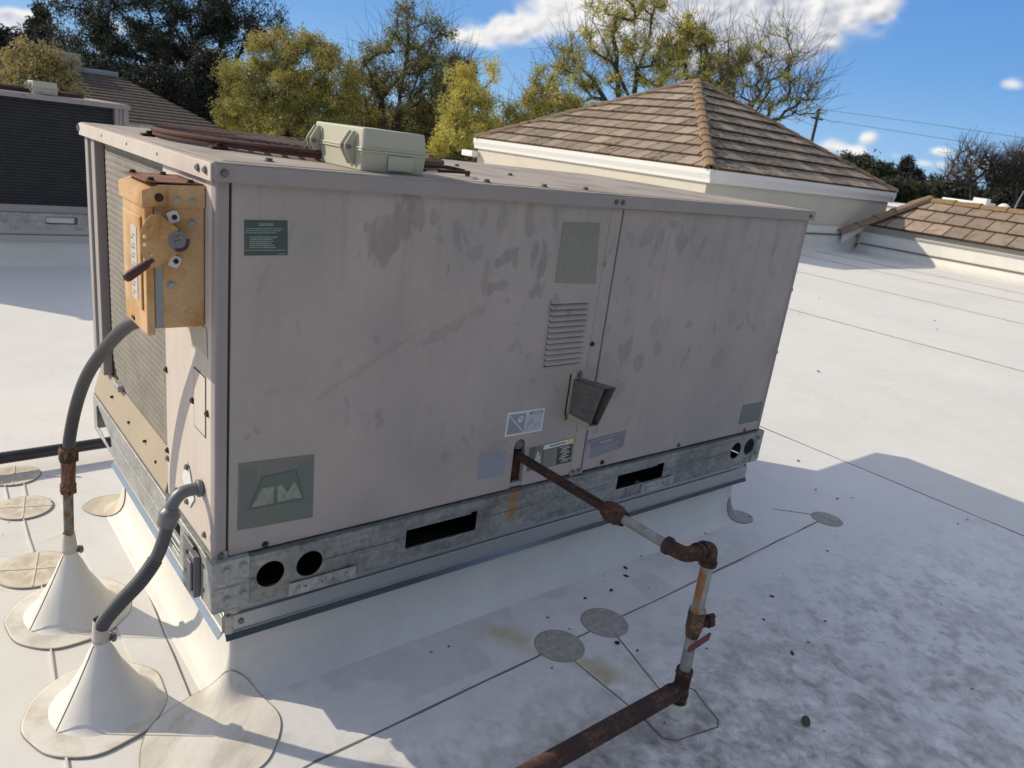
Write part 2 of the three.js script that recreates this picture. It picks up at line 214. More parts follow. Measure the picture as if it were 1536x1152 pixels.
// ------------------------------------------------------------------ materials
const M = {
  roof: std({ map: roofTex, roughness: .75 }), near: std({ map: nearTex, roughness: .62 }), wrap: std({ map: wrapTex, roughness: .6 }),
  panel: std({ map: panelTex, roughness: .72 }), paint: std({ map: paintTex, roughness: .6 }), pink: std({ map: pinkTex, roughness: .7 }), top: std({ map: topTex, roughness: .85 }),
  galv: std({ map: galvTex, roughness: .5, metalness: .35 }), rail: std({ map: railTex, roughness: .5, metalness: .3 }), strip: std({ color: col(.42, .44, .45), roughness: .38, metalness: .7 }),
  dark: std({ color: col(.018, .018, .02), roughness: .8 }), black: std({ color: col(.006, .006, .007), roughness: .9 }), screw: std({ color: col(.17, .165, .16), roughness: .5, metalness: .5 }), rustScrew: std({ map: rustBrown, roughness: .9 }),
  rust: std({ map: rustBrown, roughness: .92 }), rustPipe: std({ map: rustPipe, roughness: .85 }), galvRust: std({ map: galvRust, roughness: .65 }), galvPipe: std({ map: galvPipeTex, roughness: .55, metalness: .3 }),
  gold: std({ map: goldTex, roughness: .55 }), redGrip: std({ color: col(.075, .022, .02), roughness: .5 }), redLever: std({ color: col(.16, .045, .045), roughness: .7 }), hose: std({ color: col(.042, .043, .048), roughness: .48 }), flex: std({ color: col(.075, .076, .08), roughness: .5 }), greyCast: std({ color: col(.15, .155, .17), roughness: .45, metalness: .35 }),
  white: std({ color: col(.72, .71, .68), roughness: .5 }), whitePaint: std({ color: col(.66, .66, .65), roughness: .55 }), stucco: std({ map: stuccoTex, roughness: .9 }), edge: std({ color: col(.27, .235, .19), roughness: .9 }), hem: std({ color: col(.34, .42, .53), roughness: .16, metalness: .9 }), seam: std({ color: col(.16, .145, .13), roughness: .9 }), lap: std({ color: col(.62, .59, .53), roughness: .8 }),
  pvc: std({ color: col(.78, .73, .60), roughness: .5 }), box: std({ color: col(.44, .435, .335), roughness: .55 }), tan: std({ color: col(.42, .36, .27), roughness: .7 }), ledge: std({ map: wrapTex, color: col(.56, .48, .38), roughness: .75 }),
  patchTan: std({ map: patchTex(.62, .55, .43, 3), roughness: .8 }), patchGrey: std({ map: patchTex(.36, .335, .31, 9), roughness: .75 }), patchWhite: std({ map: patchTex(.70, .66, .585, 5), roughness: .75 }),
  mossShadeTile: std({ map: mossShadeTileTex, roughness: .95, vertexColors: true }), shingle: new THREE.MeshPhysicalMaterial({ map: shingleTex, roughness: 1, specularIntensity: .3 }), tile: tileTex.map((t) => std({ map: t, roughness: .92, vertexColors: true })), capTile: std({ map: capTileTex, roughness: .95 }), under: std({ color: col(.045, .036, .03), roughness: .95 }), caulk: std({ color: col(.52, .47, .40), roughness: .9 }), brass: std({ map: rustBrown, color: col(1.9, 2.3, 2.0), roughness: .7 }),
};

// ------------------------------------------------------------------ builders
const taken = {};
function numbered(n) { const k = taken[n] ?? 0; taken[n] = k + 1; return k ? `${n}_${String(k).padStart(3, '0')}` : n; }
function tag(o, label, category, group, kind) { o.userData.label = label; if (category) o.userData.category = category; if (group) o.userData.group = group; if (kind) o.userData.kind = kind; return o; }
function thing(name, label, category, base = [0, 0, 0], group) { const g = new THREE.Group(); g.name = numbered(name); g.position.set(...base); scene.add(g); return tag(g, label, category, group); }
function mesh(name, geo, mat) { const m = new THREE.Mesh(geo, mat); m.name = name; m.castShadow = m.receiveShadow = true; return m; }
// geometry comes in world coordinates; a part is set back by its thing's base
function part(parent, name, geo, mat, pos = [0, 0, 0], turn = null) {
  const m = mesh(name, Array.isArray(geo) ? merge(geo) : geo, mat), b = parent.isGroup ? parent.position : { x: 0, y: 0, z: 0 };
  m.position.set(pos[0] - b.x, pos[1] - b.y, pos[2] - b.z); if (turn) m.rotation.set(...turn); parent.add(m); return m;
}
function single(name, label, category, geo, mat, group, kind) { const m = mesh(numbered(name), Array.isArray(geo) ? merge(geo) : geo, mat); scene.add(m); return tag(m, label, category, group, kind); }
function structure(name, geo, mat) { const m = mesh(name, geo, mat); m.userData.kind = 'structure'; scene.add(m); return m; }
function merge(list) { const l = list.map((g) => { const n = g.index ? g.toNonIndexed() : g; for (const k of Object.keys(n.attributes)) if (!['position', 'normal', 'uv'].includes(k)) n.deleteAttribute(k); return n; }); return mergeGeometries(l); }
function metreUV(geo) {                                                // uv in metres from the dominant direction of each face
  const g = geo.index ? geo.toNonIndexed() : geo, p = g.attributes.position, n = g.attributes.normal, uv = new Float32Array(p.count * 2);
  for (let i = 0; i < p.count; i += 3) {
    const f = [0, 0, 0]; for (let k = 0; k < 3; k++) { f[0] += Math.abs(n.getX(i + k)); f[1] += Math.abs(n.getY(i + k)); f[2] += Math.abs(n.getZ(i + k)); }
    const ax = f.indexOf(Math.max(...f));
    for (let k = 0; k < 3; k++) { const x = p.getX(i + k), y = p.getY(i + k), z = p.getZ(i + k); uv[(i + k) * 2] = ax === 0 ? z : x; uv[(i + k) * 2 + 1] = ax === 1 ? -z : y; }
  }
  g.setAttribute('uv', new THREE.BufferAttribute(uv, 2)); return g;
}
const box = (x0, x1, y0, y1, z0, z1, r = 0) => { const w = x1 - x0, h = y1 - y0, d = z1 - z0, g = r ? new RoundedBoxGeometry(w, h, d, 2, Math.min(r, w / 2.01, h / 2.01, d / 2.01)) : new THREE.BoxGeometry(w, h, d); return metreUV(g.translate((x0 + x1) / 2, (y0 + y1) / 2, (z0 + z1) / 2)); };
function cyl(a, b, r0, r1 = r0, n = 16, caps = true) { const d = V().subVectors(b, a), g = new THREE.CylinderGeometry(r1, r0, d.length(), n, 1, !caps); g.applyQuaternion(new THREE.Quaternion().setFromUnitVectors(V(0, 1, 0), d.normalize())); return g.translate((a.x + b.x) / 2, (a.y + b.y) / 2, (a.z + b.z) / 2); }
function lathe(a, b, prof, n = 24) {                                  // prof: [t along a-b in metres, radius]
  const d = V().subVectors(b, a).normalize(), g = new THREE.LatheGeometry(prof.map(([t, r]) => new THREE.Vector2(r, t)), n); g.applyQuaternion(new THREE.Quaternion().setFromUnitVectors(V(0, 1, 0), d)); return g.translate(a.x, a.y, a.z);
}
const curve = (pts) => new THREE.CatmullRomCurve3(pts.map((p) => V(...p)), false, 'centripetal');
const tube = (pts, r, seg = 48, n = 14) => new THREE.TubeGeometry(curve(pts), seg, r, n);
function shapeOf(pts) { const s = new THREE.Shape(); pts.forEach(([x, y], i) => (i ? s.lineTo(x, y) : s.moveTo(x, y))); s.closePath(); return s; }
function rectHole(x0, x1, y0, y1, r = .004) { const h = new THREE.Path(); h.moveTo(x0 + r, y0); h.lineTo(x1 - r, y0); h.quadraticCurveTo(x1, y0, x1, y0 + r); h.lineTo(x1, y1 - r); h.quadraticCurveTo(x1, y1, x1 - r, y1); h.lineTo(x0 + r, y1); h.quadraticCurveTo(x0, y1, x0, y1 - r); h.lineTo(x0, y0 + r); h.quadraticCurveTo(x0, y0, x0 + r, y0); return h; }
function roundHole(x, y, r) { const h = new THREE.Path(); h.absarc(x, y, r, 0, Math.PI * 2, true); return h; }
// a plate in the front plane (x, y), its face at z = zf, t thick behind it
function plateZ(shape, zf, t, bevel = 0) { const g = new THREE.ExtrudeGeometry(shape, { depth: t - 2 * bevel, bevelEnabled: bevel > 0, bevelSize: bevel, bevelOffset: -bevel, bevelThickness: bevel, bevelSegments: 1, curveSegments: 20 }); return metreUV(g.translate(0, 0, zf - t + bevel)); }
// a plate in the side plane (z, y) with its outer face at x = xf, facing -x
function plateX(shape, xf, t, bevel = 0) { const g = new THREE.ExtrudeGeometry(shape, { depth: t - 2 * bevel, bevelEnabled: bevel > 0, bevelSize: bevel, bevelOffset: -bevel, bevelThickness: bevel, bevelSegments: 1, curveSegments: 20 }); g.rotateY(-Math.PI / 2); return metreUV(g.translate(xf + t - bevel, 0, 0)); }
const rect = (x0, x1, y0, y1) => [[x0, y0], [x1, y0], [x1, y1], [x0, y1]];
function hexBolt(r = .008, h = .006) { return merge([new THREE.CylinderGeometry(r * 1.45, r * 1.45, .0018, 16).translate(0, .0009, 0), new THREE.CylinderGeometry(r, r, h, 6).translate(0, h / 2 + .0018, 0)]); }
const BOLT = hexBolt(), BOLT_S = hexBolt(.0058, .0045);
const boltZ = (p, x, y, z, m = M.screw, g = BOLT) => part(p, 'screw', g, m, [x, y, z], [Math.PI / 2, .3, 0]);
const boltX = (p, x, y, z, m = M.screw, g = BOLT) => part(p, 'screw', g, m, [x, y, z], [0, .3, Math.PI / 2]);
const boltY = (p, x, y, z, m = M.screw, g = BOLT) => part(p, 'screw', g, m, [x, y, z], [0, .3, 0]);
// a printed sheet stuck on the front plane
function labelZ(p, name, quad, z, tex, label, rough = .5) {            // quad: bl, br, tr, tl in (x, y)
  const [a, b, c, d] = quad, g = new THREE.BufferGeometry(), t = .0009, P = [a, b, c, d];
  const pos = [], uv = [], U = [[0, 0], [1, 0], [1, 1], [0, 1]], f = (i, zz) => { pos.push(P[i][0], P[i][1], zz); uv.push(...U[i]); };
  for (const i of [0, 1, 2, 0, 2, 3]) f(i, z + t); for (let i = 0; i < 4; i++) { const j = (i + 1) % 4; f(i, z); f(j, z); f(j, z + t); f(i, z); f(j, z + t); f(i, z + t); }
  g.setAttribute('position', new THREE.Float32BufferAttribute(pos, 3)); g.setAttribute('uv', new THREE.Float32BufferAttribute(uv, 2)); g.computeVertexNormals();
  const m = part(p, name, g, std({ map: tex, roughness: rough })); if (label) m.userData.label = label; return m;
}
// ------------------------------------------------------------------ ground and flat roof
structure('ground', metreUV(new THREE.PlaneGeometry(1600, 1600).rotateX(-Math.PI / 2).translate(0, -4.6, 0)), std({ map: dataTex(512, 512, (u, v) => { const a = fbm(u * 6, v * 6, 5, 3, 6, 6), b = fbm(u * 60, v * 60, 2, 5, 60, 60); return [.06 + .05 * a * b, .065 + .05 * a, .03 + .02 * a]; }, { rx: .05, ry: .05 }), roughness: 1 }));
const roof = structure('flat_roof', box(-14, 34, -.35, 0, -20, 12), M.roof);
roof.userData.label = 'white membrane flat roof with scuffs and lap seams';
part(roof, 'wall', box(-13.9, 33.9, -4.6, -.352, -19.9, 11.9), M.stucco);
part(roof, 'membrane_sheet', box(-.12, 3.492, .0006, .004, -1.38, 2.9), M.near);
{
  const R = rng(4);
  const seam = (pts, w = .005, m = M.seam, h = .0052) => {               // a narrow dirty lap line, a little uneven
    const g = []; for (let i = 0; i + 1 < pts.length; i++) {
      const a = V(pts[i][0], 0, pts[i][1]), b = V(pts[i + 1][0], 0, pts[i + 1][1]), n = Math.max(2, Math.ceil(a.distanceTo(b) / .12)), d = V().subVectors(b, a).normalize(), s = V(-d.z, 0, d.x);
      const L = [], P = []; for (let k = 0; k <= n; k++) { const q = a.clone().lerp(b, k / n), o = (R() - .5) * .003, ww = w * (.55 + .9 * R()); L.push(q.clone().addScaledVector(s, o - ww / 2), q.clone().addScaledVector(s, o + ww / 2)); }
      for (let k = 0; k < n; k++) { const [p, q, r, t] = [L[2 * k], L[2 * k + 1], L[2 * k + 2], L[2 * k + 3]]; for (const c of [p, q, r, q, t, r]) P.push(c.x, h, c.z); for (const [c, e] of [[p, r], [t, q]]) { P.push(c.x, 0, c.z, e.x, 0, e.z, e.x, h, e.z, c.x, 0, c.z, e.x, h, e.z, c.x, h, c.z); } }
      const geo = new THREE.BufferGeometry(); geo.setAttribute('position', new THREE.Float32BufferAttribute(P, 3)); geo.setAttribute('uv', new THREE.Float32BufferAttribute(new Float32Array(P.length / 3 * 2), 2)); geo.computeVertexNormals(); g.push(geo);
    }
    return part(roof, 'seam', g, m);
  };
  seam([[-.06, .302], [.142, .279], [.877, .251], [1.62, .225], [2.62, .178]], .0055);
  seam([[2.53, -.0], [2.66, .12]], .004);
  seam([[3.515, -1.9], [3.494, -.05], [3.46, 2.9]], .007);
  seam([[3.53, -1.9], [3.56, -6.8]], .006);
  seam([[.958, .315], [.962, .60]], .004); seam([[1.166, .30], [1.08, .60]], .004);
  // small square patch under the riser
  seam([[1.08, .602], [1.17, .575], [1.185, .60], [1.143, .72], [1.12, .735], [.975, .705], [.952, .68], [.962, .60]], .0035, M.seam, .0056);
  seam([[7.55, -7], [7.62, -2.8], [7.78, 3]], .014, M.edge); seam([[11.2, -7], [11.0, 3]], .018, M.edge); seam([[13.9, -7.1], [13.5, 3]], .024, M.edge); seam([[15.3, -7.1], [15.1, 3]], .024, M.edge);
  // the left side
  seam([[.017, -.95], [-.036, -.02]], .004); seam([[-.245, -1.30], [-.262, -.70], [-.30, -.3], [-.34, .2], [-.36, .6]], .0045, M.lap); seam([[-.262, -1.62], [-.275, -1.33]], .004, M.lap); seam([[-.20, -1.60], [-.225, -1.33]], .004, M.lap); seam([[-.13, -1.555], [-.02, -1.50]], .004, M.lap); seam([[-.36, .0], [-.9, .12]], .005, M.lap);
  M.patchRidge = std({ color: col(.42, .40, .37), roughness: .8 });
  // round cover patches, welded flat
  const disc = (x, z, r, m, label, turn = 0, y = .0042) => {
    const d = part(roof, 'cover_patch', lathe(V(x, 0, z), V(x, 1, z), [[0, r], [y + .001, r], [y + .0022, r - .003], [y + .0022, 0]], 40), m); metreUV(d.geometry); d.userData.label = label;
    part(d, 'patch_edge', lathe(V(x, 0, z), V(x, 1, z), [[0, r + .002], [y + .0004, r + .002], [y + .0006, r - .002]], 40), M.edge);
    const gx = (a, w) => { const g = new THREE.BoxGeometry(r * 1.9, .0022, w).rotateY(a); return g.translate(x, y + .003, z); };
    part(d, 'ridge', [gx(turn, .0045), gx(turn + 1.45, .004)], m === M.patchTan ? M.patchWhite : M.patchRidge);
  };
  disc(-.23, -1.60, .088, M.patchTan, 'tan round patch next to the black pipe', 1.4); disc(-.235, -1.315, .09, M.patchTan, 'tan round patch on the long seam', 1.4); disc(-.262, -.875, .105, M.patchTan, 'tan round patch half hidden by the rear cone', 1.35);
  disc(.967, .247, .077, M.patchGrey, 'grey brown round patch with a yellow stain'); disc(1.182, .232, .077, M.patchGrey, 'grey brown round patch with a dark smudge'); disc(2.69, .185, .068, M.patchGrey, 'mottled grey round patch at the seam end', .4);
}

// ------------------------------------------------------------------ roof curb, wrapped in membrane
const curb = thing('roof_curb', 'white membrane wrapped curb with flared foot carrying the mauve rooftop unit', 'curb', [1.1, 0, -.6]);
function curbShell(x0, x1, z0, z1, prof, rc = .012, ns = 8) {          // profile [out, y] swept round a rectangle
  const ring = []; for (const [cx, cz, a0] of [[x1 - rc, z1 - rc, 0], [x0 + rc, z1 - rc, 1], [x0 + rc, z0 + rc, 2], [x1 - rc, z0 + rc, 3]]) for (let k = 0; k <= ns; k++) { const a = (a0 + k / ns) * Math.PI / 2; ring.push([cx + rc * Math.cos(a), cz + rc * Math.sin(a), Math.cos(a), Math.sin(a)]); }
  ring.push(ring[0]); const pos = [], idx = [];
  for (const [x, z, nx, nz] of ring) for (const [o, y] of prof) pos.push(x + nx * o, y, z + nz * o);
  const m = prof.length; for (let i = 0; i + 1 < ring.length; i++) for (let j = 0; j + 1 < m; j++) { const a = i * m + j, b = a + m; idx.push(a, a + 1, b, b, a + 1, b + 1); }
  const g = new THREE.BufferGeometry(); g.setAttribute('position', new THREE.Float32BufferAttribute(pos, 3)); g.setIndex(idx); g.computeVertexNormals();
  // close the seam of normals at the start of the ring
  return g;
}
const wrapUV = (g) => { const p = g.attributes.position, uv = new Float32Array(p.count * 2); for (let i = 0; i < p.count; i++) { uv[2 * i] = p.getX(i) + p.getZ(i) * .8; uv[2 * i + 1] = p.getY(i) + p.getZ(i) * .6; } g.setAttribute('uv', new THREE.BufferAttribute(uv, 2)); return g; };
const COVE = [[0, .285], [.001, .12], [.003, .095], [.008, .070], [.016, .048], [.027, .030], [.040, .017], [.054, .009], [.068, .0052], [.0685, 0]];
part(curb, 'membrane_wrap', wrapUV(curbShell(.062, 2.262, -1.17, -.062, COVE)), M.wrap);
part(curb, 'curb_top', box(.065, 2.259, .284, .299, -1.167, -.065), M.dark);
{ // metal counterflashing, front and left: a recessed upright, a drip edge and a kicked hem
  const profF = (s) => [[-.05, .2995], [-.036, .2995], [-.036, .258], [-.0355, .2555], [-.0275, .2540], [-.0262, .2525], [-.0265, .2095], [-.0225, .2085], [-.0222, .2068], [-.028, .205], [-.05, .205]];
  const ext = (len) => new THREE.ExtrudeGeometry(shapeOf(profF()), { depth: len, bevelEnabled: false });
  part(curb, 'metal_edge', metreUV(ext(2.24).rotateY(-Math.PI / 2).translate(2.276, 0, 0)), M.strip);
  const side = ext(1.12).translate(0, 0, 0); side.rotateY(Math.PI).translate(.004, 0, -.0345); part(curb, 'metal_edge', metreUV(side), M.strip);
  const hem = (len) => new THREE.ExtrudeGeometry(shapeOf([[-.027, .2062], [-.0262, .2062], [-.016, .190], [-.0175, .1892], [-.030, .2045]]), { depth: len, bevelEnabled: false });
  part(curb, 'metal_hem', metreUV(hem(2.24).rotateY(-Math.PI / 2).translate(2.276, 0, 0)), M.hem); part(curb, 'metal_hem', metreUV(hem(1.12).rotateY(Math.PI).translate(.004, 0, -.0345)), M.hem);  // blue of the sky reflection is tinted into the hem metal
  // smeared sealant and screw at the corner joint, and the right end
  const R = rng(6), blob = (x, y, z, r) => { const g = new THREE.IcosahedronGeometry(r, 2), p = g.attributes.position; for (let i = 0; i < p.count; i++) { const q = 1 + .5 * (fbm(p.getX(i) * 90 + x * 40, p.getY(i) * 90 + p.getZ(i) * 70 + z * 31, 3, 5) - .5); p.setXYZ(i, p.getX(i) * q * .8, p.getY(i) * q * 1.3, p.getZ(i) * q * .45); } g.computeVertexNormals(); return g.translate(x, y, z); };
  part(curb, 'sealant', [blob(.052, .285, -.033, .014), blob(.062, .265, -.036, .016), blob(.05, .24, -.028, .012), blob(.048, .215, -.028, .013), blob(.052, .195, -.03, .010), blob(.09, .288, -.038, .014), blob(.11, .284, -.04, .010), blob(.075, .288, -.036, .014)], M.caulk);
  boltZ(curb, .076, .232, -.0305);
  part(curb, 'sealant', [blob(2.268, .29, -.036, .014), blob(2.272, .25, -.034, .010), blob(2.27, .215, -.03, .009)], M.tan);
}
// corner patches draped over the flare
function corner(x0, x1, z0, z1, which, r, m, label, out = [.06, .06]) {        // a round sheet draped over the flare at one corner
  const rc = .012, lift = .0022, big = .05, na = 72, no = 18, sx = which === 0 ? 1 : -1, sz = which === 2 ? -1 : 1, kx = sx > 0 ? x1 : x0, kz = sz > 0 ? z1 : z0, pos = [], idx = [];
  const P = []; let L = 0; for (let i = COVE.length - 2; i >= 0; i--) { const q = COVE[i]; if (P.length) L += Math.hypot(q[0] - P[P.length - 1][1], q[1] - P[P.length - 1][2]); P.push([L, ...q]); }
  const up = (s) => { for (let i = 1; i < P.length; i++) if (s <= P[i][0]) { const f = (s - P[i - 1][0]) / (P[i][0] - P[i - 1][0]); return [mix(P[i - 1][1], P[i][1], f), mix(P[i - 1][2], P[i][2], f)]; } return [0, .26]; };
  const foot = P[0][1];
  for (let i = 0; i <= na; i++) for (let j = 0; j <= no; j++) {
    const a = i / na * Math.PI * 2, t = j / no, q = r * t * (1 + .025 * Math.sin(3 * a + 1) + .015 * Math.sin(7 * a)), u = out[0] + Math.cos(a) * q, w = out[1] + Math.sin(a) * q;   // corner frame: u, w grow outwards
    let nx, nz, e, lx = 0, lz = 0; if (u > 0 && w > 0) { const h = Math.hypot(u, w); nx = u / h; nz = w / h; e = h - big; } else if (u <= 0 && w > u) { nx = 0; nz = 1; e = w - big; lx = u; } else { nx = 1; nz = 0; e = u - big; lz = w; }
    const [o, y] = e >= foot ? [e, .0052] : up(foot - e), n = e >= foot ? 0 : 1;
    pos.push(kx + sx * (-rc + nx * (rc + o + lift * n) + lx), y + lift, kz + sz * (-rc + nz * (rc + o + lift * n) + lz));
  }
  for (let i = 0; i < na; i++) for (let j = 0; j < no; j++) { const a = i * (no + 1) + j, b = a + no + 1; idx.push(a, b, a + 1, b, b + 1, a + 1); }
  const g = new THREE.BufferGeometry(); g.setAttribute('position', new THREE.Float32BufferAttribute(pos, 3)); g.setIndex(idx); g.computeVertexNormals();
  const p = part(curb, 'corner_patch', wrapUV(g), m); p.userData.label = label;
  const rim = []; for (let i = 0; i <= na; i++) { const k = (i * (no + 1) + no) * 3; rim.push([pos[k], pos[k + 1] - .001, pos[k + 2]]); }
  part(p, 'patch_edge', new THREE.TubeGeometry(curve(rim), 90, .0015, 5), M.edge); return p;
}
corner(.062, 2.262, -1.17, -.062, 0, .085, M.patchGrey, 'grey corner patch at the far end'); corner(.062, 2.262, -1.17, -.062, 2, .11, M.patchTan, 'tan corner patch at the back left');
corner(.062, 2.262, -1.17, -.062, 1, .178, M.patchWhite, 'large pale round patch draped over the near left corner', [.118, .172]);
// ------------------------------------------------------------------ the rooftop unit
const unit = thing('rooftop_unit', 'large mauve grey rooftop air conditioner with warning stickers, the nearest one', 'air conditioner', [1.12, .30, -.6], 'rooftop air conditioners');
const YT = 1.352;
// cabinet core behind the skins
part(unit, 'cabinet', [box(.034, 2.244, .452, 1.318, -1.225, -.018), box(.06, 2.2, .437, .4519, -1.2, -.03)], M.dark);
// front left panel with louvres, slot and stickers
function frontPanel(x0, x1, y0, y1, holes = []) { const s = shapeOf(rect(x0, x1, y0, y1)); holes.forEach((h) => s.holes.push(h)); return plateZ(s, 0, .016, .0025); }
const louvreHoles = [];
const panelA = part(unit, 'front_panel', (() => { const h = new THREE.Shape(); h.moveTo(.033, .4455); h.lineTo(.893, .4455); h.lineTo(.892, .585); h.absarc(.914, .585, .022, Math.PI, 0, true); h.lineTo(.943, .4455); h.lineTo(1.1485, .4455); h.lineTo(1.1485, 1.3135); h.lineTo(.033, 1.3135); h.closePath(); return plateZ(h, 0, .016, 0); })(), M.panel);
const panelB = part(unit, 'front_panel', frontPanel(1.207, 2.232, .4455, 1.3135), M.panel);
part(unit, 'post', frontPanel(1.1505, 1.2005, .4455, 1.3135), M.panel);
// what shows through the slot: a dark rusty recess with a knockout above the pipe
part(unit, 'slot_recess', box(.885, .95, .447, .612, -.05, -.0175), std({ map: rustBrown, color: col(.9, .9, .5), roughness: .9 }));
part(unit, 'slot_lip', box(.893, .943, .447, .462, -.0155, -.003), M.galv);
part(unit, 'knockout', cyl(V(.914, .588, -.012), V(.914, .588, -.004), .017, .015), M.screw);
for (let k = 0; k < 12; k++) {                                          // pressed louvres
  const y = 1.036 - k * .0172, x0 = .958 + k * .0004, x1 = 1.112 + k * .0006, g = new THREE.ExtrudeGeometry(shapeOf([[0, .0075], [.0085, -.0045], [.0092, -.0060], [.0078, -.0064], [0, -.0040]]), { depth: x1 - x0 - .006, bevelEnabled: true, bevelSize: .0006, bevelThickness: .003, bevelSegments: 2 });
  part(panelA, 'louvre', metreUV(g.rotateY(-Math.PI / 2).translate(x1 - .003, y, .0003)), M.panel);
  part(panelA, 'louvre_shade', box(x0 + .002, x1 - .002, y - .0125, y - .0045, .0002, .0010), M.dark);  // dark strip painting the shade under each louvre
}
// left front corner post: wraps round to the side
{ const s = new THREE.Shape(); s.moveTo(.0265, .012); s.lineTo(.01, .012); s.lineTo(.01, .024); s.lineTo(0, .024); s.lineTo(0, .009); s.quadraticCurveTo(0, 0, .009, 0); s.lineTo(.0265, 0); s.closePath();
  part(unit, 'corner_post', metreUV(new THREE.ExtrudeGeometry(s, { depth: .875, bevelEnabled: false, curveSegments: 8 }).rotateX(-Math.PI / 2).translate(0, .4395, 0)), M.paint); }
part(unit, 'post', box(2.2345, 2.256, .4395, 1.3145, -.02, -.002, .003), M.paint);
part(unit, 'back_panel', box(.03, 2.235, .44, 1.314, -1.2372, -1.2255), M.paint); part(unit, 'end_panel', box(2.2445, 2.2555, .44, 1.314, -1.236, -.0205), M.paint);
boltX(unit, 2.2552, 1.04, -.012, M.screw); boltX(unit, 2.2552, .78, -.012, M.screw);
// top cover with a turned-down skirt
part(unit, 'top_cover', [box(-.010, 2.266, 1.3155, 1.352, -1.247, .0105, .006), box(.02, 2.236, 1.3505, 1.3535, -1.217, -.02, .0014)], M.top);
{ // skirt faces: painted strips a hair proud, lapped at the corner
  const skirtF = part(unit, 'top_skirt', box(-.006, 2.267, 1.3135, 1.3475, .0095, .0135, .0016), M.paint);
  part(unit, 'top_skirt', box(-.0135, -.0092, 1.3125, 1.3485, -1.248, .0085, .0018), M.pink);
  for (const [x, m] of [[.012, M.screw], [1.150, M.screw], [1.178, M.screw], [2.232, M.screw]]) boltZ(unit, x, 1.331, .0135, m, BOLT_S);
  for (const z of [-.018, -.065]) boltX(unit, -.0135, 1.332, z, M.screw, BOLT_S);
  for (const z of [-.365, -.645, -.93]) part(unit, 'screw_hole', cyl(V(-.0142, 1.332, z), V(-.012, 1.332, z), .004, .004, 10), M.dark);
  part(unit, 'screw', cyl(V(-.018, 1.334, -1.243), V(-.01, 1.334, -1.243), .009), M.screw);
}
for (const [x, z] of [[.148, -.10], [1.106, -.441], [.904, -.035], [1.088, -.060], [1.081, -.717], [.7, -.03]]) boltY(unit, x, 1.3535, z, M.screw);
// rusty fan grille over a dark opening
M.rustRed = std({ map: rustTex([.055, .024, .018], [.12, .05, .036], [.20, .085, .055], 17), roughness: .9 });
{ const cx = .475, cz = -.645, r = .41, y = 1.3545;
  const fan = part(unit, 'fan_opening', new THREE.CylinderGeometry(r - .04, r - .04, .003, 48).translate(cx, y + .0006, cz), M.black);
  part(unit, 'orifice_ring', lathe(V(cx, y - .002, cz), V(cx, 2, cz), [[0, r + .0], [.004, r - .003], [.012, r - .03], [.0, r - .045]], 56), M.top);
  const gr = part(unit, 'fan_grille', new THREE.TorusGeometry(r, .008, 8, 72).rotateX(Math.PI / 2).translate(cx, y + .019, cz), M.rustRed);
  part(gr, 'grille_band', lathe(V(cx, y + .006, cz), V(cx, 2, cz), [[0, r + .006], [.015, r + .004], [.016, r - .001], [.001, r - .001]], 72), M.rustRed);
  for (let k = 0; k < 4; k++) part(gr, 'grille_ring', new THREE.TorusGeometry(r - .045 - k * .06, .0045, 6, 64).rotateX(Math.PI / 2).translate(cx, y + .021, cz), M.rustRed);
  const sp = []; for (let k = 0; k < 60; k++) { const a = k / 60 * Math.PI * 2; sp.push(cyl(V(cx + Math.cos(a) * .2, y + .023, cz + Math.sin(a) * .2), V(cx + Math.cos(a) * (r + .002), y + .024, cz + Math.sin(a) * (r + .002)), .004, .004, 6)); }
  const spokes = part(gr, 'grille_wires', sp, M.rust); 
  part(gr, 'hub_plate', lathe(V(cx, y + .018, cz), V(cx, 2, cz), [[0, .21], [.006, .21], [.008, .19], [.008, 0]], 40), M.rust);
  for (const a of [1.2, 2.5, 3.3, 4.2, 5.1, .3]) { const lx = cx + Math.cos(a) * (r + .012), lz = cz + Math.sin(a) * (r + .012); part(gr, 'clip', [box(lx - .02, lx + .02, y, y + .006, lz - .014, lz + .014, .002), hexBolt(.007, .006).translate(lx, y + .006, lz)], M.rust); }
  // two loose wire ends with a retaining clip beyond the grey case
  part(gr, 'wire_loop', [tube([[.60, y + .012, -.11], [.66, y + .014, -.10], [.72, y + .012, -.14], [.76, y + .008, -.20]], .004, 20, 6), tube([[.62, y + .016, -.22], [.69, y + .018, -.20], [.75, y + .012, -.205]], .005, 16, 6), cyl(V(.762, y, -.205), V(.762, y + .014, -.205), .007)], M.rust);
}
